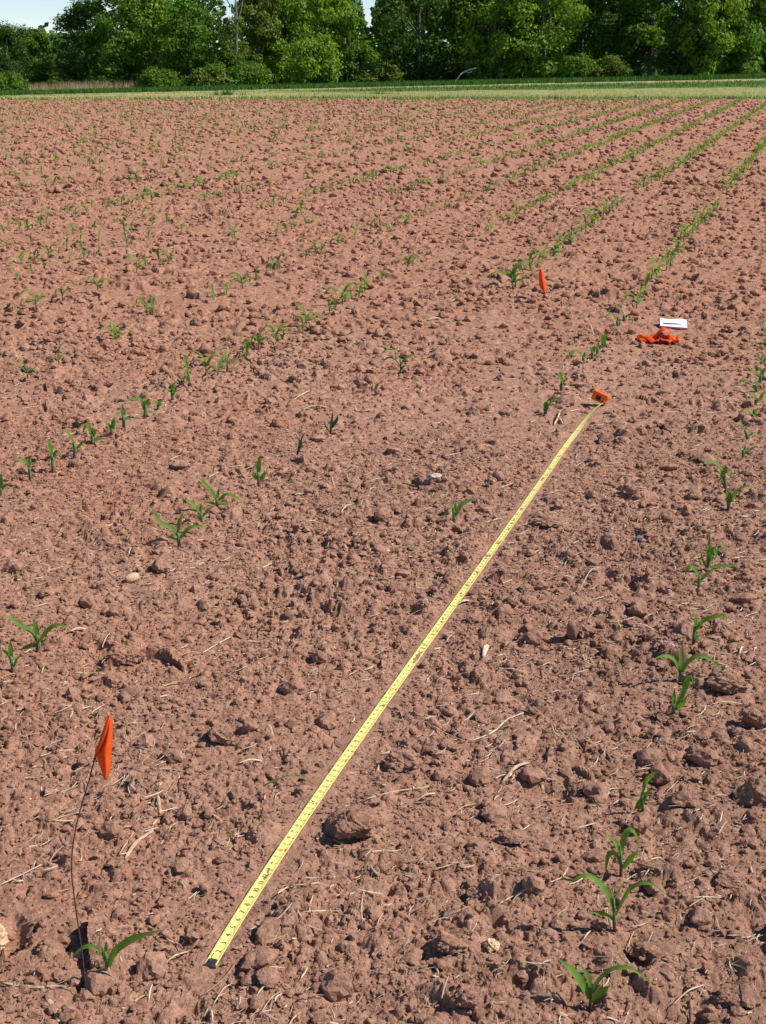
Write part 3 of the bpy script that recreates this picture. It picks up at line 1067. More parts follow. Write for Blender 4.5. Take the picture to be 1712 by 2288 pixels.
row_set(DPX, (1.1, 1.45), 'beyond the leaning tenth one, third row', GD)
row_set(CPX, (1.3, 1.8), 'past the trident-shaped one, second row left', GC)
row_set(BPX, (1.3, 1.8), "past the sprawling one in the tape's row", GB)
row_set(EPX, (1.05, 1.45), 'from near end, fourth row left of tape', 'corn seedlings in the fourth row left of the tape')
row_set(ROW5, (1.05, 1.45), 'from near end, fifth row left of tape', 'corn seedlings in the fifth row left of the tape')
row_set(GPX, (1.05, 1.45), 'from near end, sixth row left of tape', 'corn seedlings in the sixth row left of the tape')
row_set(HPX, (1.05, 1.4), 'from near end, seventh row left of tape', 'corn seedlings in the seventh row left of the tape')


def far_rows():
    taken = np.array(PLANTS)
    cand = []
    for k in range(-44, 3):
        if k in (1,):
            continue
        v = V0 + k * ROW
        s = 2.0
        while s < 64:
            s += random.uniform(.13, .26)
            vv = v + random.gauss(0, .012)
            x = RU[0] * s + RV[0] * vv
            y = RU[1] * s + RV[1] * vv
            if y < 7 or y > FIELD_END - .4:
                continue
            half = .2853 * (y * CP + CAM_H * SP) * 1.06 + .1
            if abs(x) > half:
                continue
            t = x / half
            dens = .52 + .30 * max(0, t) + .18 * float(perlin(np.array([s / 2.2]), np.array([k * 3.7]), 91)[0]) * 1.6
            dens += .55 * max(0., min(1., (t - .25) / .4)) * (1 if k >= -4 else .5)
            if y < 11 and k >= -3:
                dens = 0
            if random.random() > dens:
                continue
            if ((taken[:, 0] - x) ** 2 + (taken[:, 1] - y) ** 2).min() < (.13 if y < 16 else .18) ** 2:
                continue
            # rows with hand-placed plants are left to them where the photo shows them
            if k in (-1, 0) and y < 17:
                continue
            if k in (-2, -3, -4) and y < 12.5:
                continue
            cand.append((y, x, k))
    cand.sort()
    quota = 298 - len(PLANTS)
    near, rest = cand[:quota], cand[quota:]
    NTH = {-7: 'eighth', -8: 'ninth', -9: 'tenth', -10: 'eleventh', -11: 'twelfth', -12: 'thirteenth', -13: 'fourteenth', -14: 'fifteenth', -15: 'sixteenth', -16: 'seventeenth', -17: 'eighteenth',
           -6: 'seventh', -5: 'sixth', -4: 'fifth', -3: 'fourth', -2: 'third', -1: 'second'}
    count = {}
    for y, x, k in near:
        count[k] = count.get(k, 0) + 1
        rown = ('the %s row left of the tape' % NTH[k]) if k < 0 else ('the row of the tape' if k == 0 else 'the row right of the tape')
        lab = 'tiny corn seedling, %s of the far ones in %s' % (ORD[min(count[k], len(ORD)) - 1], rown)
        set_corn(Vector((x, y, hpt(x, y))), random.uniform(.85, 1.25), lab, 'far corn seedlings left of the tape')
    # all the rest: hundreds of specks of green in the distant rows
    meshes = []
    for o in TPL[False]:
        me = o.data
        v = np.empty(len(me.vertices) * 3, np.float32)
        me.vertices.foreach_get('co', v)
        me.calc_loop_triangles()
        f = np.empty(len(me.loop_triangles) * 3, np.int32)
        me.loop_triangles.foreach_get('vertices', f)
        meshes.append((v.reshape(-1, 3), f.reshape(-1, 3)))
    n = len(rest)
    pos = np.array([(x, y, 0) for y, x, k in rest], np.float64)
    pos[:, 2] = hpts(pos[:, 0], pos[:, 1]) + terrain(pos[:, 0], pos[:, 1])
    size = np.array([random.uniform(1.0, 1.5) for _ in range(n)], np.float32)
    P, f = scatter(meshes, pos, size, 0)
    o = mesh_obj('corn_rows', fast_mesh('corn_rows', P, f, [M_LEAF], smooth_shade=True))
    tag(o, 'distant rows of small green corn seedlings reaching the far field edge', 'corn rows', kind='stuff')


far_rows()

# a few weeds that are not corn
M_WEED = mat('dark_weed', (.05, .06, .045), .6, .3, (40, (.06, .11, .05), .4, .7))
M_GRASS = mat('grass_wisp', (.13, .19, .06), .6, .3, (40, (.20, .24, .09), .4, .7), .3, (.3, .4, .1))


def weed(region, base, blades, label, material):
    x0, y0, sc = region
    g = ground(x0 + base[0] / sc, y0 + base[1] / sc)
    k = m_per_px(g)
    root = empty('weed', g)
    tag(root, label, 'weed')
    for lf in blades:
        P = []
        for (a, b) in lf[:-1]:
            d = ray(x0 + a / sc, y0 + b / sc)
            t = g.y / d[1]
            p = Vector((d[0] * t, d[1] * t, CAM_H + d[2] * t)) - g
            p.z = max(p.z, .003)
            P.append(p)
        vs, fs = blade_mesh(P, lf[-1] * k, (.2, -.6, .7), 8)
        build('leaf', vs, fs, material, root, True)


weed(C1, (390, 630), [[(390, 630), (400, 540), (410, 450), 6], [(395, 590), (440, 520), (440, 480), 8], [(390, 620), (355, 570), (345, 520), 4]], 'dark purplish weed with a stiff stem, left of the tape', M_WEED)
weed(C1, (150, 790), [[(145, 790), (165, 690), (130, 630), 6], [(150, 770), (180, 660), (215, 600), 4], [(155, 740), (200, 720), 6], [(160, 720), (185, 680), 5]], 'spindly dark green weed left of the purplish one', M_WEED)
weed(C1, (725, 320), [[(720, 320), (735, 270), (765, 245), 6]], 'single pale grass blade standing left of the tape', M_GRASS)
weed((560, 1700, 1.0), (600, 60), [[(25, 70), (60, 38), (100, 30), 4], [(80, 32), (120, 44), (140, 45), 4]] and [[(28, 72), (50, 45), (85, 32), 5], [(75, 33), (110, 36), (138, 48), 4]], 'flat arching green grass wisp touching the left side of the tape', M_GRASS)

# ------------------------------------------------------------------ straw, stalks, husks and cobs
M_STRAW = mat('pale_straw', (.38, .25, .155), .8, .15, (90, (.56, .42, .28), .35, .7))
M_STRAWDK = mat('weathered_stalk', (.24, .13, .08), .8, .2, (70, (.38, .23, .14), .35, .7), bump=(220, .4, .001))
M_STRAWWH = mat('bleached_straw', (.48, .37, .26), .8, .15, (90, (.68, .57, .44), .35, .7))
M_COB = mat('corn_cob', (.55, .36, .20), .85, .15, (70, (.66, .48, .30), .35, .7), bump=(160, .8, .004))


def strip_geo(path, width, thick, n=8, taper=.35, curl=.0, flat=False):
    """a stalk or leaf strip with real thickness along a path"""
    c = catmull(path, n)
    vs, fs = [], []
    m = 6
    for i, p in enumerate(c):
        t = i / n
        T = (c[min(n, i + 1)] - c[max(0, i - 1)]).normalized()
        Sd = T.cross(Vector((0, 0, 1)))
        Sd = Sd.normalized() if Sd.length > 1e-5 else Vector((1, 0, 0))
        Sd = Matrix.Rotation(curl * t + curl * .4, 3, T) @ Sd
        N = Sd.cross(T)
        w_ = width * .5 * (1 - taper * abs(2 * t - 1) ** 3) * random.uniform(.72, 1.15)
        h_ = thick * .5
        for k in range(m):
            a = 2 * math.pi * k / m
            vs.append(p + Sd * (math.cos(a) * w_) + N * (math.sin(a) * h_ + (abs(math.cos(a)) * w_ * .22 if flat else 0)))
    for i in range(n):
        for k in range(m):
            a, b = i * m + k, i * m + (k + 1) % m
            fs.append((a, b, b + m, a + m))
    fs.append(tuple(range(m))[::-1])
    fs.append(tuple(range(n * m, n * m + m)))
    return vs, fs


def straw(name, cat, pts, wpx, label, material, flat=False, lift=.004, curl=.25, side=None):
    P = []
    for (px, py) in pts:
        g = ground(px, py)
        P.append(Vector((g.x, g.y, g.z)))
    k = m_per_px(P[0])
    # lies across the lumps: keep it close to a straight line above them
    n = len(P)
    hi = []
    for i in range(13):
        t = i / 12 * (n - 1)
        a = min(int(t), n - 2)
        q = P[a].lerp(P[a + 1], t - a)
        hi.append(hpt(q.x, q.y) - q.z)
    up = max(0, min(.02, float(np.percentile(hi, 80))))
    o0 = P[0].copy()
    P = [p - o0 + Vector((0, 0, up + lift)) for p in P]
    wd = max(wpx * k * .66, .0014)
    vs, fs = strip_geo(P, wd, max(.0010, wd * (.22 if flat else .5)), 10, .4, curl, flat)
    if side:
        for s in side:
            Q = []
            for (px, py) in s[:-1]:
                g = ground(px, py)
                Q.append(Vector((g.x, g.y, g.z)) - o0 + Vector((0, 0, up + lift + .002)))
            v2, f2 = strip_geo(Q, s[-1] * k * .66, max(.0012, s[-1] * k * .3), 8, .4, .3, flat)
            fs += [tuple(i + len(vs) for i in f) for f in f2]
            vs += v2
    o = build(name, vs, fs, material, None, True)
    o.location = o0
    tag(o, label, cat)
    return o


W, T_, D_ = M_STRAWWH, M_STRAW, M_STRAWDK
STRAWS = [
    ('stalk', 'stalk', [(1122, 1752), (1182, 1707)], 13, 'thick pale stalk piece left of the deep black gap near the right corn row', T_, True),
    ('husk', 'husk', [(280, 1922), (305, 1885), (343, 1858)], 15, 'large split tan husk right of the near flag wire', T_, True),
    ('stalk', 'stalk', [(356, 2171), (421, 2130)], 7, 'tan stalk piece left of the tape hook', T_, False),
    ('stalk', 'stalk', [(309, 2182), (346, 2163)], 7, 'short tan stalk right of the corn plant by the near flag', T_, False),
    ('stalk', 'stalk', [(452, 2228), (500, 2190), (530, 2150)], 8, 'brown curved stalk just below the tape hook', D_, False),
    ('husk', 'husk', [(104, 2234), (122, 2258), (132, 2288)], 17, 'pale broad husk cut by the bottom edge at left', T_, True),
    ('straw', 'straw', [(0, 1982), (50, 1958), (96, 1935)], 5, 'long white straw at the left edge, forked at its end', W, False),
    ('stalk', 'stalk', [(353, 1789), (359, 1831)], 13, 'stubby tan stalk piece standing out between near flag and tape', T_, False),
    ('straw', 'straw', [(473, 2260), (476, 2288)], 6, 'short white straw cut by the bottom edge below the tape hook', W, False),
    ('husk', 'husk', [(533, 1712), (585, 1704)], 9, 'pale flat husk slab left of the tape, right of the near flag', W, True),
    ('straw', 'straw', [(452, 1462), (480, 1445), (514, 1426)], 6, 'slanting white straw below the pair of corn plants, middle left', W, False),
    ('straw', 'straw', [(403, 1468), (450, 1462)], 5, 'short straw touching the foot of the slanting white one', T_, False),
    ('straw', 'straw', [(587, 1273), (610, 1262), (639, 1257)], 6, 'bent pale straw left of the tape below the trident corn plant', W, False),
    ('husk', 'husk', [(595, 1621), (611, 1650)], 11, 'tan split husk piece left of the tape above the pale slab', T_, True),
    ('stalk', 'stalk', [(158, 1416), (192, 1410)], 9, 'short cream stalk piece right of the spreading corn plant at left', W, True),
    ('straw', 'straw', [(52, 1361), (104, 1372)], 3, 'thin white straw above the spreading corn plant at left', W, False),
    ('straw', 'straw', [(1048, 1661), (1100, 1640), (1134, 1611), (1178, 1593)], 7, 'long curved white straw lying right of the tape', W, False),
    ('straw', 'straw', [(965, 1624), (1000, 1645), (1040, 1661)], 5, 'straw joining the left end of the long curved one', T_, False),
    ('straw', 'straw', [(1110, 1505), (1173, 1507)], 5, 'level pale straw right of the tape beneath the caked cob', T_, False),
    ('straw', 'straw', [(1233, 1296), (1282, 1298)], 4, 'thin level straw between tape and the tallest right corn plant', W, False),
    ('straw', 'straw', [(1293, 1335), (1340, 1278)], 4, 'rising thin straw left of the low shadowed clod', T_, False),
    ('straw', 'straw', [(1407, 1398), (1470, 1416)], 4, 'straw pointing at the corn plant with one long right leaf', W, False),
    ('husk', 'husk', [(1650, 1462), (1668, 1460), (1690, 1450)], 9, 'forked yellowish husk near the right edge', W, True),
    ('straw', 'straw', [(1592, 1578), (1620, 1572), (1658, 1578)], 5, 'white straw at right beside the broad-leaved corn plant', W, False),
    ('husk', 'husk', [(1080, 1480), (1090, 1452)], 18, 'crinkled papery husk right of the tape', W, True),
    ('husk', 'husk', [(1022, 1354), (1050, 1346)], 10, 'pale husk chip against the right side of the tape', W, True),
    ('stalk', 'stalk', [(820, 1800), (880, 1778), (959, 1766)], 8, 'long tan stalk right of the tape above the crumbling clod', T_, False),
    ('stalk', 'stalk', [(928, 1795), (972, 1776)], 10, 'short pale stalk under the end of the long tan one', T_, True),
    ('straw', 'straw', [(1116, 2026), (1150, 2003), (1183, 1990)], 6, 'curved white straw above the tan stone', W, False),
    ('stalk', 'stalk', [(1405, 1925), (1440, 1938), (1478, 1946)], 12, 'thick reddish brown stalk right of the bushy corn plant', D_, False),
    ('straw', 'straw', [(1228, 1980), (1255, 1965), (1269, 1946)], 4, 'bent pale straw left of the arching corn plant', W, False),
    ('straw', 'straw', [(1006, 1829), (1063, 1797)], 4, 'single slanting straw between tape and right corn row', T_, False),
    ('straw', 'straw', [(1501, 2256), (1571, 2211)], 6, 'white straw in the bottom right corner, lying over a brown stalk', W, False),
    ('stalk', 'stalk', [(1543, 2238), (1543, 2288)], 15, 'upright brown stalk cut by the bottom edge at right', D_, False),
    ('straw', 'straw', [(650, 901), (670, 888), (691, 877)], 5, 'white hooked straw left of the purplish weed', W, False),
    ('stalk', 'stalk', [(674, 920), (732, 913)], 8, 'tan stalk just above the purplish weed', T_, False),
    ('straw', 'straw', [(794, 912), (800, 920), (831, 917)], 5, 'cream hooked straw right of the tan stalk and purplish weed', W, False),
    ('stalk', 'stalk', [(1034, 1022), (1070, 1042), (1103, 1066)], 5, 'dark grey stalk left of the far half of the tape', D_, False),
    ('straw', 'straw', [(714, 1142), (762, 1152)], 4, 'left arm of a bent straw below the thin dark weed', T_, False),
    ('straw', 'straw', [(762, 1150), (786, 1133)], 5, 'right arm of a bent straw below the thin dark weed', W, False),
    ('straw', 'straw', [(680, 1167), (695, 1165), (711, 1168)], 6, 'short bright white straw below the bent one', W, True),
    ('straw', 'straw', [(765, 1043), (801, 1049)], 4, 'small level straw left of the whitish stone', W, False),
    ('straw', 'straw', [(1238, 951), (1246, 940), (1252, 919)], 7, 'white Y-shaped straw left of the tape near its case', W, False),
    ('straw', 'straw', [(1309, 729), (1327, 751)], 4, 'small white straw beyond the case, left of the tall double-leaved corn', W, False),
    ('husk', 'husk', [(955, 717), (983, 714)], 8, 'white husk flake far left of the orange flagging', W, True),
    ('straw', 'straw', [(811, 2005), (808, 2035), (810, 2067)], 5, 'upright white straw right of the tape near the hook', W, False),
    ('straw', 'straw', [(582, 2270), (629, 2218)], 4, 'thin pale straw at the bottom, right of the tape hook', T_, False),
    ('straw', 'straw', [(478, 2249), (520, 2202)], 4, 'thin white straw below the hook crossing the brown stalk', W, False),
    ('straw', 'straw', [(109, 1839), (150, 1826), (192, 1818)], 4, 'long fine straw crossing behind the near flag wire', T_, False),
    ('straw', 'straw', [(6, 2203), (60, 2212), (100, 2214)], 12, 'broad tan straw at the lower left corner', T_, True)]
for (nm, ct, pts, wp, lab, mt, fl) in STRAWS:
    sd = None
    if 'large split' in lab:
        sd = [[(268, 1913), (282, 1890), (300, 1865), 6]]
    elif 'forked at its end' in lab:
        sd = [[(76, 1944), (80, 1930), 4]]
    elif 'Y-shaped' in lab:
        sd = [[(1246, 940), (1258, 944), 5]]
    elif 'forked yellowish' in lab:
        sd = [[(1652, 1466), (1658, 1450), 7]]
    straw(nm, ct, pts, wp, lab, mt, fl, side=sd)


def cob(px, py, wpx, hpx, label, material, lean):
    """a cob: knobbly tapered roll with a core"""
    g = ground(px, py)
    k = m_per_px(g)
    r, L = wpx * k * .5, hpx * k
    vs, fs = [], []
    n, m = 18, 16
    for i in range(n + 1):
        t = i / n
        for j in range(m):
            a = 2 * math.pi * j / m
            rr = r * (math.sin(math.pi * (.06 + .88 * t)) ** .35) * (1 + .07 * ((i + j) % 2) - .06 * (j % 4 == 0))
            vs.append((math.cos(a) * rr, math.sin(a) * rr, (t - .5) * L))
    for i in range(n):
        for j in range(m):
            a, b = i * m + j, i * m + (j + 1) % m
            fs.append((a, b, b + m, a + m))
    fs += [tuple(range(m))[::-1], tuple(range(n * m, n * m + m))]
    o = build('corn_cob', vs, fs, material, None, True)
    o.rotation_euler = lean
    o.location = g + Vector((0, 0, max(r, L * .42 * abs(math.cos(lean[1]) * math.cos(lean[0])))))
    tag(o, label, 'corn cob')


cob(1277, 1432, 24, 56, 'dirt-caked corn cob standing up out of the soil right of the tape', M_CLOD, (R(22), R(-8), 0))
cob(296, 1300, 20, 30, 'pale broken corn cob at left, between the corn plants and the big clod', M_COB, (R(0), R(80), R(35)))


def husk_tangle(px, py, wpx, label):
    g = ground(px, py)
    k = m_per_px(g)
    r = wpx * k * .5
    V, F = [], []
    rnd = random.Random(4)
    for i in range(16):
        a = rnd.uniform(0, 6.28)
        p0 = Vector((math.cos(a), math.sin(a), 0)) * r * rnd.uniform(.1, .5) + Vector((0, 0, r * rnd.uniform(.1, .5)))
        b = a + rnd.uniform(-1.4, 1.4)
        p1 = p0 + Vector((math.cos(b), math.sin(b), 0)) * r * .5 + Vector((0, 0, r * rnd.uniform(.0, .5)))
        p2 = p1 + Vector((math.cos(b + 1), math.sin(b + 1), 0)) * r * .5 - Vector((0, 0, r * rnd.uniform(.1, .4)))
        v, f = strip_geo([p0, p1, p2], r * rnd.uniform(.12, .3), r * .05, 7, .4, .9, True)
        F += [tuple(j + len(V) for j in q) for q in f]
        V += v
    o = build('husk_tangle', V, F, M_STRAW, None, True)
    o.location = g
    tag(o, label, 'husk')


husk_tangle(1241, 1640, 44, 'tangled clump of crumpled pale husks right of the tape')
husk_tangle(1310, 1482, 40, 'half-buried pale husk shreds beside the dirt-caked cob')


def straw_litter():
    V, F, M, off = [], [], [], 0
    for n, d0, d1, pw, l0, l1, wd0, wd1 in ((12000, 1.5, 5.0, .55, .006, .055, .0008, .0040), (7500, 4.5, 12, .6, .012, .085, .0015, .0046), (3600, 11, 46, .4, .03, .13, .004, .011)):
        x, y = place(n, d0, d1, pw)
        dn = .5 + .9 * perlin(x / .5, y / .5, 71) + .25 * smooth(-.6, .5, x)
        kp = rng.uniform(0, 1, n) < np.clip(dn, .12, 1)
        x, y = x[kp], y[kp]
        v = x * RV[0] + y * RV[1] - V0
        s_ = x * RU[0] + y * RU[1]
        kp = ~((np.abs(v - np.interp(s_, TAPE_SV[:, 0], TAPE_SV[:, 1])) < .035) & (s_ < TAPE_SV[-1, 0] + .05))
        x, y = x[kp], y[kp]
        n = len(x)
        L = l0 + (l1 - l0) * rng.uniform(0, 1, n) ** 2.6
        wd = wd0 + (wd1 - wd0) * rng.uniform(0, 1, n) ** 1.8
        a = rng.uniform(0, 6.283, n)
        bend = rng.normal(0, .09, n)
        K = 5
        ss = np.linspace(-.5, .5, K)
        cx = np.cos(a)[:, None] * ss * L[:, None] - np.sin(a)[:, None] * (ss ** 2 * 4 - .5) * (bend * L)[:, None]
        cy = np.sin(a)[:, None] * ss * L[:, None] + np.cos(a)[:, None] * (ss ** 2 * 4 - .5) * (bend * L)[:, None]
        X, Y = x[:, None] + cx, y[:, None] + cy
        H = hpts(X.ravel(), Y.ravel()).reshape(X.shape) + terrain(X, Y)
        # a stiff straw bridges hollows: fit a line through the higher points
        hm = np.maximum(H.mean(1), H[:, 2])
        sl = (H[:, 4] - H[:, 0]) / np.maximum(L, .001) * .75
        Z = hm[:, None] + sl[:, None] * ss * L[:, None] + .004 + rng.uniform(0, .005, n)[:, None]
        Z = np.maximum(Z, H * .5 + Z * .5)
        T = 3
        P = np.empty((n, K, T, 3), np.float32)
        nx, ny = -np.sin(a)[:, None], np.cos(a)[:, None]
        tp = (1 - .5 * np.abs(ss * 2) ** 3)[None, :]
        for j, (du, dz) in enumerate(((-.5, 0), (0, .42), (.5, 0))):
            P[:, :, j, 0] = X + nx * du * wd[:, None] * tp
            P[:, :, j, 1] = Y + ny * du * wd[:, None] * tp
            P[:, :, j, 2] = Z + dz * wd[:, None]
        V.append(P.reshape(-1, 3))
        base = np.arange(n)[:, None, None] * (K * T) + off
        q = []
        for i in range(K - 1):
            for j in range(T):
                j2 = (j + 1) % T
                q.append((i * T + j, i * T + j2, (i + 1) * T + j2, (i + 1) * T + j))
        q = np.array(q)[None]
        F.append((base + q).reshape(-1, 4))
        mi = rng.choice([0, 0, 1, 1, 1, 2], n)
        M.append(np.repeat(mi, q.shape[1]))
        off += n * K * T
    o = mesh_obj('straw_litter', fast_mesh('straw_litter', np.concatenate(V), np.concatenate(F), [M_STRAW, M_STRAWWH, M_STRAWDK], np.concatenate(M)))
    tag(o, 'short bits of pale straw and stubble scattered all over the soil', 'straw litter', kind='stuff')


straw_litter()

# ------------------------------------------------------------------ tape measure
M_TAPE = mat('yellow_tape', (.80, .72, .21), .4, .4, (30, (.74, .66, .22), .3, .7))
M_INK = mat('black_ink', (.02, .02, .02), .6, .2)
M_TICK = mat('fine_graduation_ink', (.22, .19, .05), .6, .2)
M_REDINK = mat('red_ink', (.70, .10, .03), .6, .2)
M_STEEL = mat('dark_worn_steel', (.06, .05, .06), .4, .5, (120, (.12, .11, .13), .4, .7), metallic=.6)
M_ORANGE = mat('orange_plastic', (.85, .13, .02), .45, .4, (40, (.90, .17, .03), .3, .7))
M_BLACKPL = mat('black_label', (.015, .015, .018), .5, .4)
M_PINK = mat('worn_pinkish_lettering', (.75, .40, .42), .6, .3)
M_MAROON = mat('dark_red_recess', (.30, .03, .03), .6, .3)


def glyphs():
    """flat outlines of the digits, from the built-in font"""
    out = {}
    for ch in '0123456789F':
        cu = bpy.data.curves.new('digit', 'FONT')
        cu.body = ch
        cu.resolution_u = 2
        o = bpy.data.objects.new('digit', cu)
        COL.objects.link(o)
        bpy.context.view_layer.update()
        ev = o.evaluated_get(bpy.context.evaluated_depsgraph_get())
        me = ev.to_mesh()
        v = [(p.co.x, p.co.y) for p in me.vertices]
        f = [tuple(p.vertices) for p in me.polygons]
        ev.to_mesh_clear()
        bpy.data.objects.remove(o)
        bpy.data.curves.remove(cu)
        mx = max(p[0] for p in v)
        out[ch] = (v, f, mx)
    return out


def tape_measure():
    IN = .0254
    px_path = TAPE_PX
    raw = []
    for p in px_path:
        d = ray(*p)
        t = (.022 - CAM_H) / d[2]
        raw.append(Vector((d[0] * t, d[1] * t, 0)))
    c = catmull(raw, 520)
    xs = np.array([p.x for p in c])
    ys = np.array([p.y for p in c])
    seg = np.hypot(np.diff(xs), np.diff(ys))
    s = np.concatenate([[0], np.cumsum(seg)])
    h = np.full(len(xs), -1.0)
    for off in (-.011, 0, .011):
        h = np.maximum(h, hpts(xs + RV[0] * off, ys + RV[1] * off))
    # a springy steel strip: rests on the high lumps and bridges the hollows
    N = len(h)
    sn = s / s[-1] * 2 - 1
    z = np.polynomial.chebyshev.chebval(sn, np.polynomial.chebyshev.chebfit(sn, h, 7))
    z = z + np.percentile(h - z, 86) + .001
    z += .020 * smooth(s[-1] - .55, s[-1], s)
    L = s[-1]
    root = empty('tape_measure', (xs[0], ys[0], z[0] - .004))
    tag(root, 'long yellow steel tape measure pulled out across the soil from its orange case', 'tape measure')
    O = Vector(root.location)

    def at(d):
        d = min(max(d, 0), L)
        x, y, zz = np.interp(d, s, xs), np.interp(d, s, ys), np.interp(d, s, z)
        e = .03
        x2, y2, z2 = np.interp(min(d + e, L), s, xs), np.interp(min(d + e, L), s, ys), np.interp(min(d + e, L), s, z)
        x1, y1, z1 = np.interp(max(d - e, 0), s, xs), np.interp(max(d - e, 0), s, ys), np.interp(max(d - e, 0), s, z)
        T = Vector((x2 - x1, y2 - y1, z2 - z1)).normalized()
        tw = .05 * math.sin(d * 1.7) - .62 * float(smooth(L - .6, L - .1, np.array(d)))
        Sd = T.cross(Vector((0, 0, 1))).normalized()
        Sd = Matrix.Rotation(tw, 3, T) @ Sd
        return Vector((x, y, zz)) - O, T, Sd, Sd.cross(T)
    HALF = .0120

    def cup(u):                                     # cross curve, hollow side up
        return .0030 * (u * u) - .0015
    n, m = 420, 8
    vs, fs = [], []
    for i in range(n + 1):
        p, T, Sd, N_ = at(L * i / n)
        for j in range(m + 1):
            u = -1 + 2 * j / m
            vs.append(p + Sd * (u * HALF) + N_ * cup(u))
    for i in range(n):
        for j in range(m):
            a = i * (m + 1) + j
            fs.append((a, a + 1, a + m + 2, a + m + 1))
    blade = build('blade', vs, fs, M_TAPE, root, True)
    sol = blade.modifiers.new('thickness', 'SOLIDIFY')
    sol.thickness = .0006
    sol.offset = -1
    G = glyphs()
    V = {'k': [], 'r': [], 't': []}
    Fc = {'k': [], 'r': [], 't': []}

    def put(which, pts, faces, lift=.0006):
        """pts: (distance along, across -1..1)"""
        b = len(V[which])
        for (d, u) in pts:
            p, T, Sd, N_ = at(d)
            V[which].append(p + Sd * (u * HALF) + N_ * (cup(u) + lift))
        Fc[which] += [tuple(b + i for i in f) for f in faces]

    def text(which, tx, d_mid, u_mid, size):
        """reads towards higher inches, tops of the figures to the left"""
        wd = sum(G[ch][2] + .10 for ch in tx) * size
        d = d_mid - wd / 2
        for ch in tx:
            v, f, mx = G[ch]
            put(which, [(d + x * size, u_mid - (y - .35) * size / HALF) for (x, y) in v], f)
            d += (mx + .10) * size
    for i in range(1, int(L / IN)):
        d = i * IN
        dm = d - .0115 if i > 12 else d - .009
        if i <= 12:
            text('k', str(i), dm, -.05, .0165)
        else:
            red = i % 16 == 0
            big = i % 12 == 0
            text('r' if red else 'k', str(i), dm, -.38, .0105 if not (red or big) else .0150)
            f = i % 12
            text('k' if f else 'r', (str(f) if f else str(i // 12) + 'F'), dm, .48, .0085)
            if red:
                put('r', [(d - .004, .30), (d - .016, .72), (d - .004, .80)], [(0, 1, 2)])
        # graduations along both edges
        for q in range(8):
            dd = d - IN + q * IN / 8
            ln = (.34, .12, .18, .12, .26, .12, .18, .12)[q]
            if (i > 60 and q % 4) or q % 2:
                continue
            tk = .0009 if q == 0 else .0006
            for sgn in (-1, 1):
                put('t', [(dd - tk / 2, sgn * .98), (dd + tk / 2, sgn * .98), (dd + tk / 2, sgn * (.98 - ln)), (dd - tk / 2, sgn * (.98 - ln))], [(0, 1, 2, 3)])
    # the long black arrow at the zero end
    put('k', [(.006, -.62), (.006, -.50), (.030, -.50), (.030, -.62)], [(0, 1, 2, 3)])
    put('k', [(.030, -.68), (.030, -.44), (.036, -.56)], [(0, 1, 2)])
    for key, nm, mt in (('k', 'lettering', M_INK), ('r', 'stud_marks', M_REDINK), ('t', 'graduations', M_TICK)):
        build(nm, V[key], Fc[key], mt, blade)
    # end hook with its rivets
    p, T, Sd, N_ = at(0)
    vs, fs = [], []

    def boxv(c, ax, ay, az):
        b = len(vs)
        for sx in (-1, 1):
            for sy in (-1, 1):
                for sz in (-1, 1):
                    vs.append(c + ax * sx + ay * sy + az * sz)
        for f in ((0, 1, 3, 2), (4, 6, 7, 5), (0, 4, 5, 1), (2, 3, 7, 6), (0, 2, 6, 4), (1, 5, 7, 3)):
            fs.append(tuple(b + i for i in f))
    boxv(p + T * .004 + N_ * .0012, T * .010, Sd * .009, N_ * .0011)
    boxv(p - T * .0062 - N_ * .0058, T * .0012, Sd * .0135, N_ * .0082)
    for q in (-.4, .4):
        boxv(p + T * .006 + Sd * (q * .012) + N_ * .0030, T * .0024, Sd * .0024, N_ * .0009)
    hk = build('end_hook', vs, fs, M_STEEL, root)
    bv = hk.modifiers.new('edge', 'BEVEL')
    bv.width = .0008
    bv.segments = 2
    # case
    e1 = Vector((.062, -.030, -.024)).normalized()
    e2 = Vector((.022, .044, .002))
    e2 = (e2 - e1 * e2.dot(e1)).normalized()
    e3 = e1.cross(e2)
    if e3.z < 0:
        e3 = -e3
    pe, T, Sd, N_ = at(L)
    Lc, Wc, Hc = .078, .040, .050
    ctr = pe + e2 * (Wc * .5 - .004) - e1 * (Lc * .5 - .012) + e3 * (Hc * .5 - .012)
    Mx = Matrix(((e1.x, e2.x, e3.x, ctr.x), (e1.y, e2.y, e3.y, ctr.y), (e1.z, e2.z, e3.z, ctr.z), (0, 0, 0, 1)))

    def cbox(name, cx, cy, cz, sx, sy, sz, material, parent, bev, seg=3):
        bm = bmesh.new()
        bmesh.ops.create_cube(bm, size=1)
        for v in bm.verts:
            v.co = Vector((v.co.x * sx + cx, v.co.y * sy + cy, v.co.z * sz + cz))
        if bev:
            bmesh.ops.bevel(bm, geom=list(bm.edges), offset=bev, segments=seg, profile=.5, affect='EDGES')
        me = bpy.data.meshes.new(name)
        bm.to_mesh(me)
        bm.free()
        me.materials.append(material)
        o = mesh_obj(name, me, parent)
        return o
    case = cbox('case', 0, 0, 0, Lc, Wc, Hc, M_ORANGE, root, .0065, 4)
    case.matrix_local = Mx
    cbox('label_plate', -.004, -Wc * .5 - .0003, -.004, .025, .0022, .023, M_BLACKPL, case, .001, 2)
    cbox('recess', .004, .004, Hc * .5 + .0002, .044, .016, .0018, M_MAROON, case, .0006, 1)
    # worn lettering on the top: only short pale strokes are left to see
    vs2, fs2 = [], []
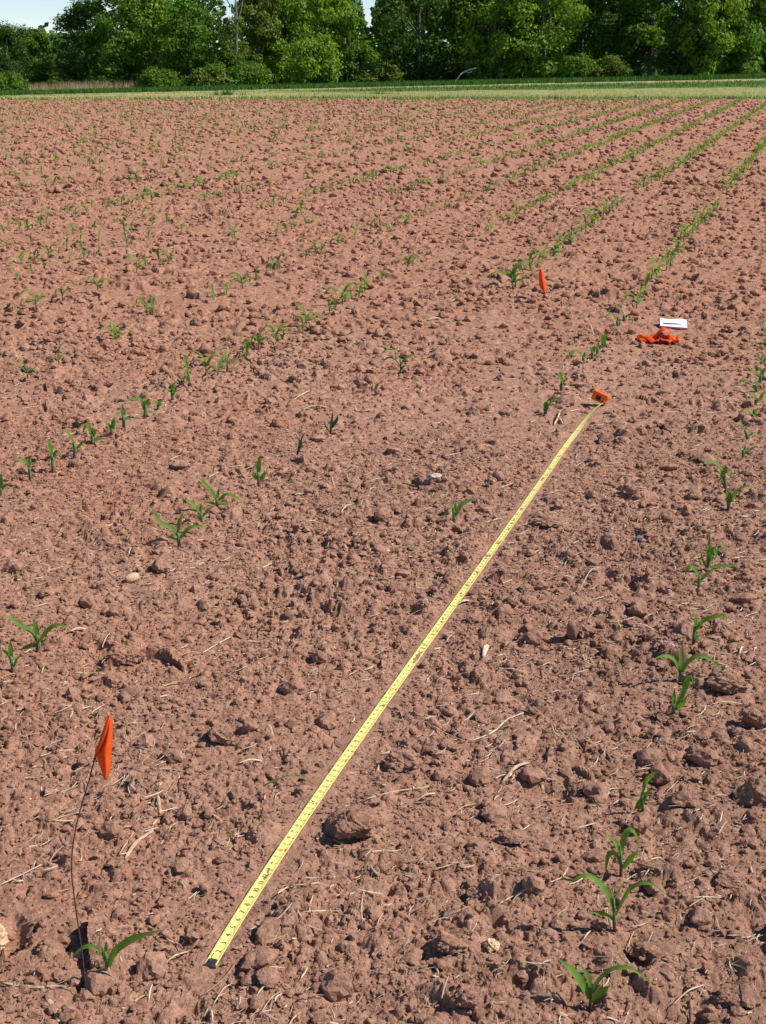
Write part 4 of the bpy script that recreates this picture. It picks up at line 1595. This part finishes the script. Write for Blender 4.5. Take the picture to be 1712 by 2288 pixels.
    for i in range(7):
        b = len(vs2)
        x0, hh = -.014 + i * .0055, .003 + .0018 * ((i * 3) % 3)
        for (x, y) in ((x0, .004 - hh), (x0 + .003, .004 - hh), (x0 + .004, .004 + hh), (x0 + .001, .004 + hh)):
            vs2.append((x, y, Hc * .5 + .0018))
        fs2.append((b, b + 1, b + 2, b + 3))
    build('lettering', vs2, fs2, M_PINK, case)
    cbox('mouth', Lc * .5 - .012, -Wc * .5 - .0004, -Hc * .5 + .011, .020, .003, .006, M_BLACKPL, case, .0008, 2)
    cbox('lock_button', Lc * .5 + .0006, 0, .004, .003, .014, .016, M_ORANGE, case, .001, 2)


tape_measure()

# ------------------------------------------------------------------ marker flags
M_FLAG = mat('fluorescent_orange_vinyl', (.95, .135, .02), .5, .3, (12, (.97, .165, .025), .3, .7), .45, (1.0, .20, .015))
M_WIRE = mat('rusty_wire', (.045, .025, .025), .6, .4, (90, (.09, .045, .035), .4, .7))


def tube(pts, r, n=40, sides=7):
    c = catmull(pts, n)
    vs, fs = [], []
    for i, p in enumerate(c):
        T = (c[min(n, i + 1)] - c[max(0, i - 1)]).normalized()
        u = T.cross(Vector((.3, 1, .1))).normalized()
        v = T.cross(u)
        for k in range(sides):
            a = 2 * math.pi * k / sides
            vs.append(p + u * (math.cos(a) * r) + v * (math.sin(a) * r))
    for i in range(n):
        for k in range(sides):
            a, b = i * sides + k, i * sides + (k + 1) % sides
            fs.append((a, b, b + sides, a + sides))
    fs += [tuple(range(sides))[::-1], tuple(range(n * sides, n * sides + sides))]
    return vs, fs


def marker_flag(base, wire, left, right, lean, label, r=.0013):
    """wire: photo points from the soil up; left / right: outline of the hanging flag, top to bottom"""
    g = ground(*base)
    root = empty('marker_flag', g)
    tag(root, label, 'marker flag', 'orange wire marker flags')

    def pt(px, py, push=0.0):
        d = ray(px, py)
        t = (g.y + push) / d[1]
        return Vector((d[0] * t, d[1] * t, CAM_H + d[2] * t)) - g
    ztop = max(pt(*wire[-1]).z, .1)
    P = [Vector((0, 0, -.05))]
    for q in wire:
        p = pt(*q)
        for _ in range(2):
            p = pt(q[0], q[1], lean * max(0, p.z) / ztop)
        P.append(p)
    vs, fs = tube(P, r)
    build('wire', vs, fs, M_WIRE, root, True)
    # limp vinyl: two lobes either side of a fold, bulging towards the viewer
    n, m = 22, 12
    vs, fs = [], []
    L_ = [Vector((a, b, 0)) for a, b in left]
    R_ = [Vector((a, b, 0)) for a, b in right]
    cl, cr = catmull(L_, n), catmull(R_, n)
    for i in range(n + 1):
        for j in range(m + 1):
            u = j / m
            q = cl[i].lerp(cr[i], u)
            t = i / n
            p0 = pt(q.x, q.y)
            wz = lean * max(0, p0.z) / ztop
            fold = -.012 * math.sin(u * math.pi) + .010 * math.sin(u * 5.2 + 1.0 + t) * (1 - abs(2 * t - 1)) + .012 * (u < .35) * (1 - t)
            vs.append(pt(q.x, q.y, wz + fold))
    for i in range(n):
        for j in range(m):
            a = i * (m + 1) + j
            fs.append((a, a + 1, a + m + 2, a + m + 1))
    fl = build('flag', vs, fs, M_FLAG, root, True)
    sd = fl.modifiers.new('thickness', 'SOLIDIFY')
    sd.thickness = .0006
    # the folded strip along the wire
    vs, fs = [], []
    ws = [P[-3] if len(P) > 4 else P[-2], P[-2], P[-1]]
    cw = catmull(ws, 14)
    for i, p in enumerate(cw):
        t = i / 14
        w_ = .0042 + .006 * math.sin(t * math.pi)
        vs += [p + Vector((-.002, -.004, 0)), p + Vector((w_ * .4, -.007 - .003 * math.sin(t * 3), 0)), p + Vector((w_, -.002, 0)), p + Vector((w_ * .3, .004, 0))]
    for i in range(14):
        for j in range(4):
            a, b = i * 4 + j, i * 4 + (j + 1) % 4
            fs.append((a, b, b + 4, a + 4))
    build('sleeve', vs, fs, M_FLAG, fl, True)
    return root


marker_flag((196, 2226), [(190, 2190), (184, 2130), (169, 2026), (160, 1932), (171, 1844), (200, 1740), (213, 1690), (228, 1645), (243, 1600)],
            [(242, 1598), (234, 1628), (222, 1660), (213, 1676), (220, 1700), (228, 1725), (233, 1742)],
            [(245, 1599), (251, 1612), (251, 1660), (249, 1690), (247, 1715), (242, 1735), (235, 1742)],
            .10, 'near orange marker flag on a long bent wire, at lower left')
marker_flag((1214, 672), [(1215, 665), (1216, 655), (1214, 640), (1210, 618), (1208, 603)],
            [(1206, 601), (1204, 612), (1204, 626), (1206, 638), (1212, 648), (1217, 654)],
            [(1211, 600), (1215, 610), (1217, 622), (1220, 634), (1220, 646), (1219, 655)],
            .03, 'far orange marker flag on a short wire, small, in the second corn row')

# ------------------------------------------------------------------ orange flagging and notebook
def flagging():
    g = ground(1470, 764)
    k = m_per_px(g)
    root = empty('orange_flagging', g)
    tag(root, 'crumpled bright orange plastic flagging dropped in front of the white notebook', 'flagging')
    flat_z = float(np.percentile([hpt(g.x + a * .02, g.y + b * .02) for a in range(-6, 7) for b in range(-4, 5)], 70)) - g.z
    n, m = 44, 26
    vs, fs = [], []
    for i in range(n + 1):
        for j in range(m + 1):
            u, v = i / n * 2 - 1, j / m * 2 - 1
            x = u * 46 * k * (1 - .10 * v * v)
            y = v * .10 * (1 - .40 * abs(u) ** 1.5) + .02 * math.sin(u * 5) + .012 * u
            zz = .010 + .040 * math.exp(-((u - .12) / .36) ** 2) * (1 - .6 * v * v) + .022 * math.exp(-((u + .70) / .30) ** 2) * (1 - .5 * v * v)
            zz += .007 * math.sin(u * 8 + v * 4) + .006 * math.sin(v * 7 - u * 4 + 1) + .002 * math.sin(u * 19 + v * 13)
            vs.append(Vector((x, y, flat_z + max(.002, zz))))
    for i in range(n):
        for j in range(m):
            u, v = (i + .5) / n * 2 - 1, (j + .5) / m * 2 - 1
            edge = 1 - .30 * math.sin(u * 4 + 1) ** 2 - .10 * math.sin(u * 13) ** 2
            if abs(v) > edge:
                continue
            a = i * (m + 1) + j
            fs.append((a, a + m + 1, a + m + 2, a + 1))
    sheet = build('sheet', vs, fs, M_FLAG, root, True)
    sd = sheet.modifiers.new('thickness', 'SOLIDIFY')
    sd.thickness = .0008
    # a loop of the ribbon standing up on top, and a tail to the right
    def ribbon(pts, w_, nm):
        c = catmull(pts, 26)
        V, F = [], []
        for i, p in enumerate(c):
            T = (c[min(26, i + 1)] - c[max(0, i - 1)]).normalized()
            N_ = Vector((.15, 1, .25))
            Sd = (N_ - T * N_.dot(T)).normalized()
            V += [p - Sd * w_ * .5, p + Sd * w_ * .5 + Vector((0, 0, .003 * math.sin(i)))]
        for i in range(26):
            F.append((i * 2, i * 2 + 1, i * 2 + 3, i * 2 + 2))
        o = build(nm, V, F, M_FLAG, root, True)
        q = o.modifiers.new('thickness', 'SOLIDIFY')
        q.thickness = .0008
    ribbon([Vector((-.02, -.02, .03)), Vector((-.005, -.03, .065)), Vector((.03, -.03, .082)), Vector((.055, -.03, .06)), Vector((.05, -.035, .035)), Vector((.02, -.04, .03)), Vector((.0, -.035, .045)), Vector((.02, -.03, .06))], .05, 'loop')
    ribbon([Vector((.04, -.03, .03)), Vector((.07, -.02, .038)), Vector((.10, -.03, .026)), Vector((.125, -.02, .03))], .05, 'tail')


flagging()

M_PAPER = mat('white_paper', (.80, .79, .74), .8, .2, (30, (.84, .83, .79), .3, .7))
M_COVER = mat('dark_pink_cover', (.42, .05, .10), .6, .3)
M_PEN = mat('navy_pen', (.015, .015, .05), .4, .5)


def slab(bm_list, cx, cy, cz, sx, sy, sz):
    v = []
    for x in (-1, 1):
        for y in (-1, 1):
            for z in (-1, 1):
                v.append((cx + x * sx / 2, cy + y * sy / 2, cz + z * sz / 2))
    b = len(bm_list[0])
    bm_list[0] += v
    bm_list[1] += [tuple(b + i for i in f) for f in ((0, 1, 3, 2), (4, 6, 7, 5), (0, 4, 5, 1), (2, 3, 7, 6), (0, 2, 6, 4), (1, 5, 7, 3))]


def notebook():
    g = ground(1508, 736)
    top = max(hpt(g.x + a * .02, g.y + .055 + b * .02) for a in range(-4, 5) for b in range(-3, 4))
    Rm = Matrix.Translation(Vector((g.x, g.y + .055, top + .012))) @ Matrix.Rotation(R(-9), 4, 'Z') @ Matrix.Rotation(R(14), 4, 'X') @ Matrix.Rotation(R(3), 4, 'Y')
    root = empty('notebook', (0, 0, 0))
    root.matrix_world = Rm
    tag(root, 'white notebook with a dark pink cover edge, lying open-faced behind the orange flagging', 'notebook')
    # sheets sag a little in the middle of the far edge
    nx, ny = 14, 8
    W_, D, H = .165, .115, .010
    vs, fs = [], []
    for lv in (0, 1):
        for i in range(nx + 1):
            for j in range(ny + 1):
                u, v = i / nx, j / ny
                vs.append(((u - .5) * W_, (v - .5) * D, (H * .35 if lv == 0 else H) + lv * (-.004 * math.sin(u * 6.0) * v)))
    q = (nx + 1) * (ny + 1)
    for i in range(nx):
        for j in range(ny):
            a = i * (ny + 1) + j
            fs.append((a + q, a + ny + 1 + q, a + ny + 2 + q, a + 1 + q))
            fs.append((a, a + 1, a + ny + 2, a + ny + 1))
    for i in range(nx):
        a, b = i * (ny + 1), (i + 1) * (ny + 1)
        fs.append((a, b, b + q, a + q))
        fs.append((a + ny, a + ny + q, b + ny + q, b + ny))
    for j in range(ny):
        a = j
        fs.append((a, a + q, a + 1 + q, a + 1))
        a = nx * (ny + 1) + j
        fs.append((a, a + 1, a + 1 + q, a + q))
    build('pages', vs, fs, M_PAPER, root)
    L = [[], []]
    slab(L, 0, -.001, 0, W_ + .006, D + .006, .0060)
    build('cover', L[0], L[1], M_COVER, root)
    pen = empty('pen', (0, 0, 0))
    pen.matrix_world = Rm @ Matrix.Translation(Vector((-.004, -.022, .0125))) @ Matrix.Rotation(R(3), 4, 'Z')
    tag(pen, 'slim dark blue pen lying on the white notebook', 'pen')
    vs, fs = tube([Vector((-.060, 0, 0)), Vector((0, 0, 0)), Vector((.036, 0, 0))], .0034, 10, 10)
    build('barrel', vs, fs, M_PEN, pen, True)
    vs, fs = tube([Vector((.037, 0, 0)), Vector((.042, 0, 0)), Vector((.052, 0, 0))], .0028, 6, 10)
    build('tip', vs, fs, M_STEEL, pen, True)


notebook()

# ------------------------------------------------------------------ beyond the field
M_CROP = mat('dark_green_crop', (.040, .115, .016), .7, .2, (.5, (.065, .165, .025), .35, .7), .2, (.09, .24, .02))
M_DRY = mat('dry_grass', (.42, .32, .17), .8, .2, (.7, (.52, .42, .25), .35, .7), .2, (.5, .4, .2))
M_SHORT = mat('short_stubble', (.29, .31, .10), .8, .1, (.35, (.44, .40, .17), .35, .7), .15, (.3, .3, .1))
M_GREENB = mat('young_grass', (.07, .14, .03), .8, .1, (.4, (.11, .19, .045), .35, .7), .2, (.12, .25, .04))


def blades(name, n, place_fn, h0, h1, wd, material, label, cat, lean=.3):
    x, y = place_fn(n)
    n = len(x)
    z = terrain(x, y)
    h = rng.uniform(h0, h1, n)
    a = rng.uniform(0, 6.283, n)
    b = rng.uniform(0, 6.283, n)
    w_ = wd * rng.uniform(.6, 1.4, n)
    P = np.empty((n, 3, 3), np.float32)
    P[:, 0] = np.stack([x - np.cos(a) * w_, y - np.sin(a) * w_, z - .05], 1)
    P[:, 1] = np.stack([x + np.cos(a) * w_, y + np.sin(a) * w_, z - .05], 1)
    P[:, 2] = np.stack([x + np.cos(b) * h * lean * rng.uniform(.2, 1, n), y + np.sin(b) * h * lean, z + h], 1)
    f = np.arange(n * 3, dtype=np.int32).reshape(n, 3)
    o = mesh_obj(name, fast_mesh(name, P.reshape(-1, 3), f, [material]))
    tag(o, label, cat, kind='stuff')


def in_strip(y0, y1, t0=-.36, t1=.36, wave=0.0):
    def fn(n):
        y = rng.uniform(y0, y1, n)
        t = rng.uniform(t0, t1, n)
        x = t * y
        if wave:
            y = y + wave * perlin(x / 3.0, y * 0, 81)
        return x, y
    return fn


def in_green(n):
    x, y = in_strip(72, 101)(n)
    t = x / y + .22 * (perlin(x / 5, y / 9, 83) * .5)
    k = rng.uniform(0, 1, len(x)) < smooth(-.06, .06, t) * .95 + .05
    return x[k], y[k]


def field_rim(n):
    x, y = in_strip(FIELD_END - 1.0, FIELD_END + 1.4, wave=.5)(n)
    return x, y


blades('stubble', 34000, in_strip(48.6, 114), .03, .12, .022, M_SHORT, 'short pale yellow green stubble beyond the tilled soil', 'stubble', .6)
blades('grass', 16000, in_green, .08, .20, .03, M_GREENB, 'strip of short green grass across the stubble', 'grass', .5)
blades('field_edge_grass', 5200, field_rim, .05, .16, .015, M_GREENB, 'ragged green grass along the far edge of the tilled soil', 'grass', .5)
blades('crop_strip', 52000, in_strip(114, 124, wave=.8), .26, .52, .045, M_CROP, 'dense band of dark green crop in front of the trees', 'crop', .35)


def dry_patch(n):
    t = rng.normal(-.215, .032, n)
    y = rng.uniform(124.5, 128, n)
    return t * y, y


blades('dry_grass', 4200, dry_patch, .5, 1.25, .025, M_DRY, 'pale dry grass behind the crop at the left, under the trees', 'dry grass', .3)


def tuft(t, y, h, label):
    x = t * y
    n = 160
    vs, fs = [], []
    rnd = random.Random(int(t * 1000))
    for i in range(n):
        a = rnd.uniform(0, 6.28)
        r = rnd.uniform(0, .55)
        p = Vector((math.cos(a) * r * 1.5, math.sin(a) * r, -.03))
        b = rnd.uniform(0, 6.28)
        w_ = .02
        q = p + Vector((math.cos(a) * .15, math.sin(a) * .12, h * rnd.uniform(.5, 1) * (1.1 - r)))
        k = len(vs)
        vs += [p + Vector((math.cos(b) * w_, math.sin(b) * w_, 0)), p - Vector((math.cos(b) * w_, math.sin(b) * w_, 0)), q]
        fs.append((k, k + 1, k + 2))
    o = build('grass_tuft', vs, fs, M_CROP)
    o.location = (x, y, float(terrain(np.array([x]), np.array([y]))[0]))
    tag(o, label, 'grass tuft')


tuft(-.111, 58, .45, 'isolated dark green grass tuft in the pale stubble, left of centre')
tuft(-.003, 60, .25, 'low flat grass tuft in the stubble near the middle')

# ------------------------------------------------------------------ trees
def leaf_mat(name, base, alt, tr):
    return mat(name, base, .6, .25, (.55, alt, .35, .68), .28, tr)


LEAF = {
    'mid': leaf_mat('leaf_mid_green', (.072, .155, .012), (.105, .205, .016), (.18, .36, .010)),
    'bright': leaf_mat('leaf_bright_green', (.120, .225, .016), (.165, .275, .022), (.29, .48, .012)),
    'dark': leaf_mat('leaf_dark_green', (.040, .098, .012), (.062, .130, .016), (.09, .22, .010)),
    'olive': leaf_mat('leaf_olive', (.098, .155, .018), (.130, .185, .026), (.21, .31, .016)),
}
M_BARK = mat('bark', (.10, .085, .07), .9, .1, (3, (.17, .15, .13), .35, .7), bump=(14, .6, .03))
M_DEAD = mat('grey_dead_bark', (.20, .175, .15), .9, .1, (3, (.28, .25, .22), .35, .7))
M_BIRCH = mat('pale_dead_wood', (.62, .58, .50), .8, .2, (3, (.72, .68, .62), .35, .7))


def crown_mesh(name, seed, Hh, rad, low, lobes, nleaf, material, size=.36):
    """leaves gathered in clumps on the outside of many uneven lobes"""
    r = np.random.default_rng(seed)
    C = []
    for i in range(lobes):
        t = r.uniform(0, 1) ** .9
        z = low + (Hh - low) * t
        env = rad * (math.sin(math.pi * min(1, .16 + .80 * t)) ** .7)
        a = r.uniform(0, 6.283)
        q = env * math.sqrt(r.uniform(.12, 1))
        C.append((math.cos(a) * q, math.sin(a) * q, z, rad * r.uniform(.20, .44)))
    C = np.array(C)
    wts = C[:, 3] ** 2
    pick = r.choice(lobes, nleaf, p=wts / wts.sum())
    d = r.normal(size=(nleaf, 3))
    d /= np.linalg.norm(d, axis=1)[:, None]
    d[:, 2] = d[:, 2] * .8 + .1
    lump_ = 1 + .28 * np.sin(d[:, 0] * 7 + pick) * np.sin(d[:, 1] * 6 + pick * 1.7) + .2 * np.sin(d[:, 2] * 8 + pick * .6)
    rr = C[pick, 3] * lump_ * r.uniform(.62, 1.12, nleaf)
    P = C[pick, :3] + d * rr[:, None]
    keep = P[:, 2] > .15
    P, d = P[keep], d[keep]
    n = len(P)
    N = d * .9 + r.normal(size=(n, 3)) * .55
    N[:, 2] += .25
    N /= np.linalg.norm(N, axis=1)[:, None]
    A = np.cross(N, r.normal(size=(n, 3)))
    A /= np.linalg.norm(A, axis=1)[:, None]
    B = np.cross(N, A)
    L = size * r.uniform(.55, 1.35, n)[:, None]
    Wd = L * r.uniform(.4, .75, n)[:, None]
    q = np.stack([P - A * L * .5, P + B * Wd * .5 + N * L * .06, P + A * L * .55, P - B * Wd * .5 + N * L * .06], 1)
    f = np.arange(n * 4, dtype=np.int32).reshape(n, 4)
    return fast_mesh(name, q.reshape(-1, 3), f, [material]), C


def trunk_geo(Hh, C, r0, seed, lean=0.0):
    rnd = random.Random(seed)
    V, F = [], []

    def limb(p0, p1, ra, rb, n=5, sides=7):
        b = len(V)
        mid = p0.lerp(p1, .5) + Vector((rnd.uniform(-.1, .1), rnd.uniform(-.1, .1), .08)) * (p1 - p0).length
        c = catmull([p0, mid, p1], n)
        for i, p in enumerate(c):
            T = (c[min(n, i + 1)] - c[max(0, i - 1)]).normalized()
            u = T.cross(Vector((.4, .9, .1))).normalized()
            v = T.cross(u)
            rr = ra + (rb - ra) * i / n
            for k in range(sides):
                a = 2 * math.pi * k / sides
                V.append(p + u * (math.cos(a) * rr) + v * (math.sin(a) * rr))
        for i in range(n):
            for k in range(sides):
                a_, b_ = b + i * sides + k, b + i * sides + (k + 1) % sides
                F.append((a_, b_, b_ + sides, a_ + sides))
    top = Vector((lean, 0, Hh * .82))
    limb(Vector((0, 0, -.4)), top, r0, r0 * .25, 8, 9)
    for i in range(min(9, len(C))):
        c = C[i]
        t = min(.75, max(.18, (c[2] - 1.2) / Hh))
        s0 = Vector((lean * t / .82, 0, Hh * t * .8))
        limb(s0, Vector(c[:3]), r0 * .38, r0 * .10)
    return V, F


CROWNS = []
for i, (mt, Hh, rad, low, lobes, nl) in enumerate((('mid', 11, 3.2, .4, 46, 9500), ('dark', 12, 3.4, .3, 50, 9500), ('bright', 9.5, 3.0, .2, 44, 9000), ('olive', 12, 2.8, .8, 44, 8500),
                                                   ('mid', 9, 2.6, .2, 38, 7500), ('bright', 11, 3.0, .4, 46, 9000))):
    me, C = crown_mesh('crown', 50 + i, Hh, rad, low, lobes, nl, LEAF[mt])
    V, F = trunk_geo(Hh, C, .20, 60 + i)
    tm = bpy.data.meshes.new('trunk')
    tm.from_pydata([tuple(v) for v in V], [], F)
    tm.materials.append(M_BARK)
    CROWNS.append((me, tm, Hh, rad))
BUSH, _c = crown_mesh('foliage', 90, 3.2, 2.6, .2, 34, 6500, LEAF['bright'], .27)
SHRUB = crown_mesh('foliage', 91, 2.2, 2.2, .1, 26, 4200, LEAF['mid'], .27)[0]
SHRUB2 = crown_mesh('foliage', 92, 2.0, 2.0, .1, 26, 4000, LEAF['olive'], .27)[0]


def far_point(px, D):
    x = (px - 856) / FPX * (D * CP + 2 * SP) 
    return Vector((x, D, float(terrain(np.array([x]), np.array([D]))[0])))


def tree(kind, px, D, sc, zs, rz, label, group='trees at the edge of the wood'):
    me, tm, Hh, rad = CROWNS[kind]
    root = empty('tree', far_point(px, D), rz)
    root.scale = (sc, sc, sc * zs)
    tag(root, label, 'tree', group)
    mesh_obj('crown', me, root)
    mesh_obj('trunk', tm, root)
    return root


def bush(me, px, D, sc, zs, rz, label, group='bushes under the trees'):
    root = empty('bush', far_point(px, D), rz)
    root.scale = (sc, sc, sc * zs)
    tag(root, label, 'bush', group)
    mesh_obj('foliage', me, root)
    return root


for a in (
        (1, 20, 131, .54, .92, .4, 'dark tree at the far left edge, top below the picture frame'),
        (4, 92, 134, .62, 1.0, 2.0, 'tree left of the gap of sky at upper left'),
        (1, 196, 131, .74, .86, 1.1, 'dark round tree just right of the gap of sky'),
        (0, 262, 129, .86, 1.0, 4.0, 'tall green tree above the pale dry grass, left'),
        (5, 350, 133, .95, 1.0, .2, 'tall bright-crowned tree right of the one above the dry grass'),
        (0, 420, 128, .80, .93, 2.7, 'full green tree left of the small sky hole'),
        (3, 585, 135, .92, 1.05, 5.0, 'thin olive tree right of the grey dead tree'),
        (2, 640, 139, 1.0, 1.2, 3.3, 'tree rising behind the light green bush, left side'),
        (5, 718, 130, .88, 1.0, 1.9, 'tall bright tree directly behind the light green bush'),
        (4, 782, 133, .86, .92, 3.0, 'green tree left of the middle sky notch'),
        (3, 884, 138, .88, 1.05, 4.4, 'olive tree right of the middle sky notch'),
        (1, 938, 127, .96, 1.02, .8, 'broad very dark tree over the fallen white branch'),
        (3, 1040, 129, .98, 1.0, 2.2, 'olive tree above and right of the fallen white branch'),
        (2, 1105, 126, .92, 1.2, 5.2, 'yellow green tree standing forward, right of centre'),
        (5, 1215, 124, 1.0, 1.0, 3.9, 'bright tree lit on its right side, standing forward'),
        (1, 1300, 140, 1.1, 1.0, 1.4, 'dark tree set back behind the lit forward tree'),
        (0, 1385, 136, .98, 1.0, .3, 'green tree in the recess right of the lit forward tree'),
        (4, 1450, 134, 1.05, 1.2, 4.8, 'bushy green tree left of the big dark right-hand tree'),
        (1, 1520, 123, .98, 1.05, 2.9, 'big dark tree with a black foot, right part of the wood'),
        (5, 1578, 121, .80, 1.2, 5.9, 'bright slender tree on the right flank of the big dark one'),
        (0, 1660, 124, .95, 1.1, 1.0, 'green tree near the right edge of the picture'),
        (1, 1722, 127, 1.0, 1.0, 3.5, 'dark tree cut by the right edge')):
    tree(*a)
for a in (
        (1, 60, 146, .52, 1.0, .9, 'back-row dark tree at the far left'),
        (0, 300, 147, 1.05, 1.0, 2.3, 'back-row tree between the two tall left trees'),
        (1, 400, 148, 1.05, 1.0, 4.1, 'back-row dark tree left of the small sky hole'),
        (3, 600, 150, 1.0, 1.0, 1.2, 'back-row thin tree behind the grey dead one'),
        (1, 680, 149, 1.1, 1.0, 3.1, 'back-row dark tree above the light green bush'),
        (0, 735, 150, 1.0, .98, 5.3, 'back-row tree left of the middle sky notch'),
        (1, 985, 147, 1.15, 1.0, 2.0, 'back-row dark tree over the middle'),
        (0, 1075, 150, 1.15, 1.0, .5, 'back-row tree behind the yellow green one'),
        (1, 1165, 148, 1.15, 1.0, 4.6, 'back-row dark tree left of the lit forward tree'),
        (0, 1250, 151, 1.2, 1.0, 1.7, 'back-row tree right of the lit forward tree'),
        (1, 1340, 150, 1.2, 1.0, 3.7, 'back-row dark tree over the recess'),
        (0, 1430, 149, 1.2, 1.0, 5.5, 'back-row tree left of the big dark right-hand tree'),
        (1, 1600, 146, 1.2, 1.0, .7, 'back-row dark tree behind the slender bright one'),
        (0, 1700, 147, 1.2, 1.0, 2.6, 'back-row tree at the right edge'),
        (0, -40, 138, .58, 1.0, 2.6, 'back-row tree cut by the left edge')):
    tree(*a, group='trees further back in the wood')
for a in (
        (BUSH, 705, 121, 1.05, 1.05, .3, 'large light green bush in front of the trees, left of centre'),
        (SHRUB, 10, 124, .8, .9, 1.0, 'low bush at the left edge'),
        (SHRUB2, 130, 128, .8, .9, 2.2, 'olive bush under the gap of sky'),
        (SHRUB, 360, 125, .85, .9, 3.0, 'round green bush right of the dry grass'),
        (SHRUB2, 470, 124, 1.0, .8, 4.0, 'wide olive bush left of the dead tree'),
        (SHRUB, 545, 125, .9, .95, 5.0, 'green bush at the foot of the dead tree'),
        (SHRUB2, 845, 125, .9, .85, .6, 'olive bush below the middle sky notch'),
        (SHRUB, 1290, 128, .95, .9, 1.3, 'green bush right of the lit forward tree'),
        (SHRUB2, 1360, 129, .95, .85, 2.4, 'low olive bush in the recess of the wood'),
        (SHRUB, 1640, 123, .8, .8, 3.4, 'small bush near the right edge'),
        (SHRUB, 230, 128, .8, .8, 4.4, 'dark bush behind the pale dry grass'),
        (SHRUB2, 1010, 131, .9, .8, 5.1, 'bush in the shade beside the fallen branch')):
    bush(*a)


def far_wood():
    n = 42000
    y = rng.uniform(158, 176, n)
    t = rng.uniform(-.38, .38, n)
    x = t * y
    top = 6.6 + 5.5 * smooth(-.17, -.10, t) + 1.0 * smooth(.05, .25, t)
    top = top * (1 - .5 * np.exp(-((t + .010) / .006) ** 2) - .45 * np.exp(-((t + .106) / .007) ** 2))
    top = top + 1.3 * perlin(x / 2.3, y / 3, 87) + .9 * perlin(x / .9, y / 2, 88)
    z = terrain(x, np.minimum(y, 198)) + top * rng.uniform(0, 1, n) ** .8
    P = np.stack([x, y, z], 1)
    N = rng.normal(size=(n, 3))
    N[:, 2] += .4
    N[:, 1] -= .4
    N /= np.linalg.norm(N, axis=1)[:, None]
    A = np.cross(N, rng.normal(size=(n, 3)))
    A /= np.linalg.norm(A, axis=1)[:, None]
    B = np.cross(N, A)
    L = .75 * rng.uniform(.5, 1.3, n)[:, None]
    q = np.stack([P - A * L * .5, P + B * L * .33, P + A * L * .5, P - B * L * .33], 1)
    f = np.arange(n * 4, dtype=np.int32).reshape(n, 4)
    o = mesh_obj('far_wood', fast_mesh('far_wood', q.reshape(-1, 3), f, [LEAF['dark']]))
    tag(o, 'dense dark green depth of the wood behind the edge trees', 'wood', kind='stuff')


far_wood()


def dead_tree():
    root = empty('dead_tree', far_point(528, 127))
    tag(root, 'grey half-dead tree with bare upper twigs and few leaves, left of centre', 'tree')
    rnd = random.Random(12)
    V, F = [], []

    def limb(p0, p1, ra, rb, depth):
        b = len(V)
        n, sides = 5, 6
        c = catmull([p0, p0.lerp(p1, .5) + Vector((rnd.uniform(-.12, .12), rnd.uniform(-.1, .1), 0)) * (p1 - p0).length, p1], n)
        for i, p in enumerate(c):
            T = (c[min(n, i + 1)] - c[max(0, i - 1)]).normalized()
            u = T.cross(Vector((.4, .9, .1))).normalized()
            v = T.cross(u)
            rr = ra + (rb - ra) * i / n
            for k in range(sides):
                a = 2 * math.pi * k / sides
                V.append(p + u * (math.cos(a) * rr) + v * (math.sin(a) * rr))
        for i in range(n):
            for k in range(sides):
                a_, b_ = b + i * sides + k, b + i * sides + (k + 1) % sides
                F.append((a_, b_, b_ + sides, a_ + sides))
        if depth:
            for q in range(4 if depth > 1 else 5):
                s0 = c[rnd.randint(2, n)]
                a = rnd.uniform(0, 6.28)
                ln = (p1 - p0).length * rnd.uniform(.3, .5)
                limb(s0, s0 + Vector((math.cos(a) * .6, math.sin(a) * .6, rnd.uniform(.3, 1))) * ln, rb * .6, rb * .2, depth - 1)
    limb(Vector((0, 0, -.3)), Vector((.15, 0, 5.0)), .16, .12, 0)
    limb(Vector((.15, 0, 4.9)), Vector((-.1, .1, 9.5)), .12, .05, 2)
    limb(Vector((.15, 0, 4.6)), Vector((-1.3, .1, 8.6)), .08, .04, 2)
    limb(Vector((.1, 0, 5.2)), Vector((1.1, .0, 9.3)), .08, .04, 2)
    build('trunk', V, F, M_DEAD, root, True)
    me, _ = crown_mesh('crown', 95, 6.0, 1.6, 1.0, 22, 2200, LEAF['olive'], .19)
    mesh_obj('crown', me, root)


dead_tree()


def fallen_branch():
    g = far_point(1040, 123)
    vs, fs = tube([Vector((-.75, 0, .25)), Vector((-.35, 0, .75)), Vector((.2, .1, 1.05)), Vector((.95, 0, 1.25))], .055, 16, 7)
    v2, f2 = tube([Vector((.0, 0, .95)), Vector((.35, -.1, .85)), Vector((.6, -.1, 1.0))], .03, 8, 6)
    fs += [tuple(i + len(vs) for i in f) for f in f2]
    vs += v2
    v2, f2 = tube([Vector((-.75, 0, .25)), Vector((-.95, 0, .05)), Vector((-1.0, 0, -.2))], .06, 6, 7)
    fs += [tuple(i + len(vs) for i in f) for f in f2]
    vs += v2
    o = build('fallen_branch', vs, fs, M_BIRCH, None, True)
    o.location = g + Vector((0, 0, .15))
    tag(o, 'bleached white fallen branch in the dark shade under the trees', 'branch')


fallen_branch()
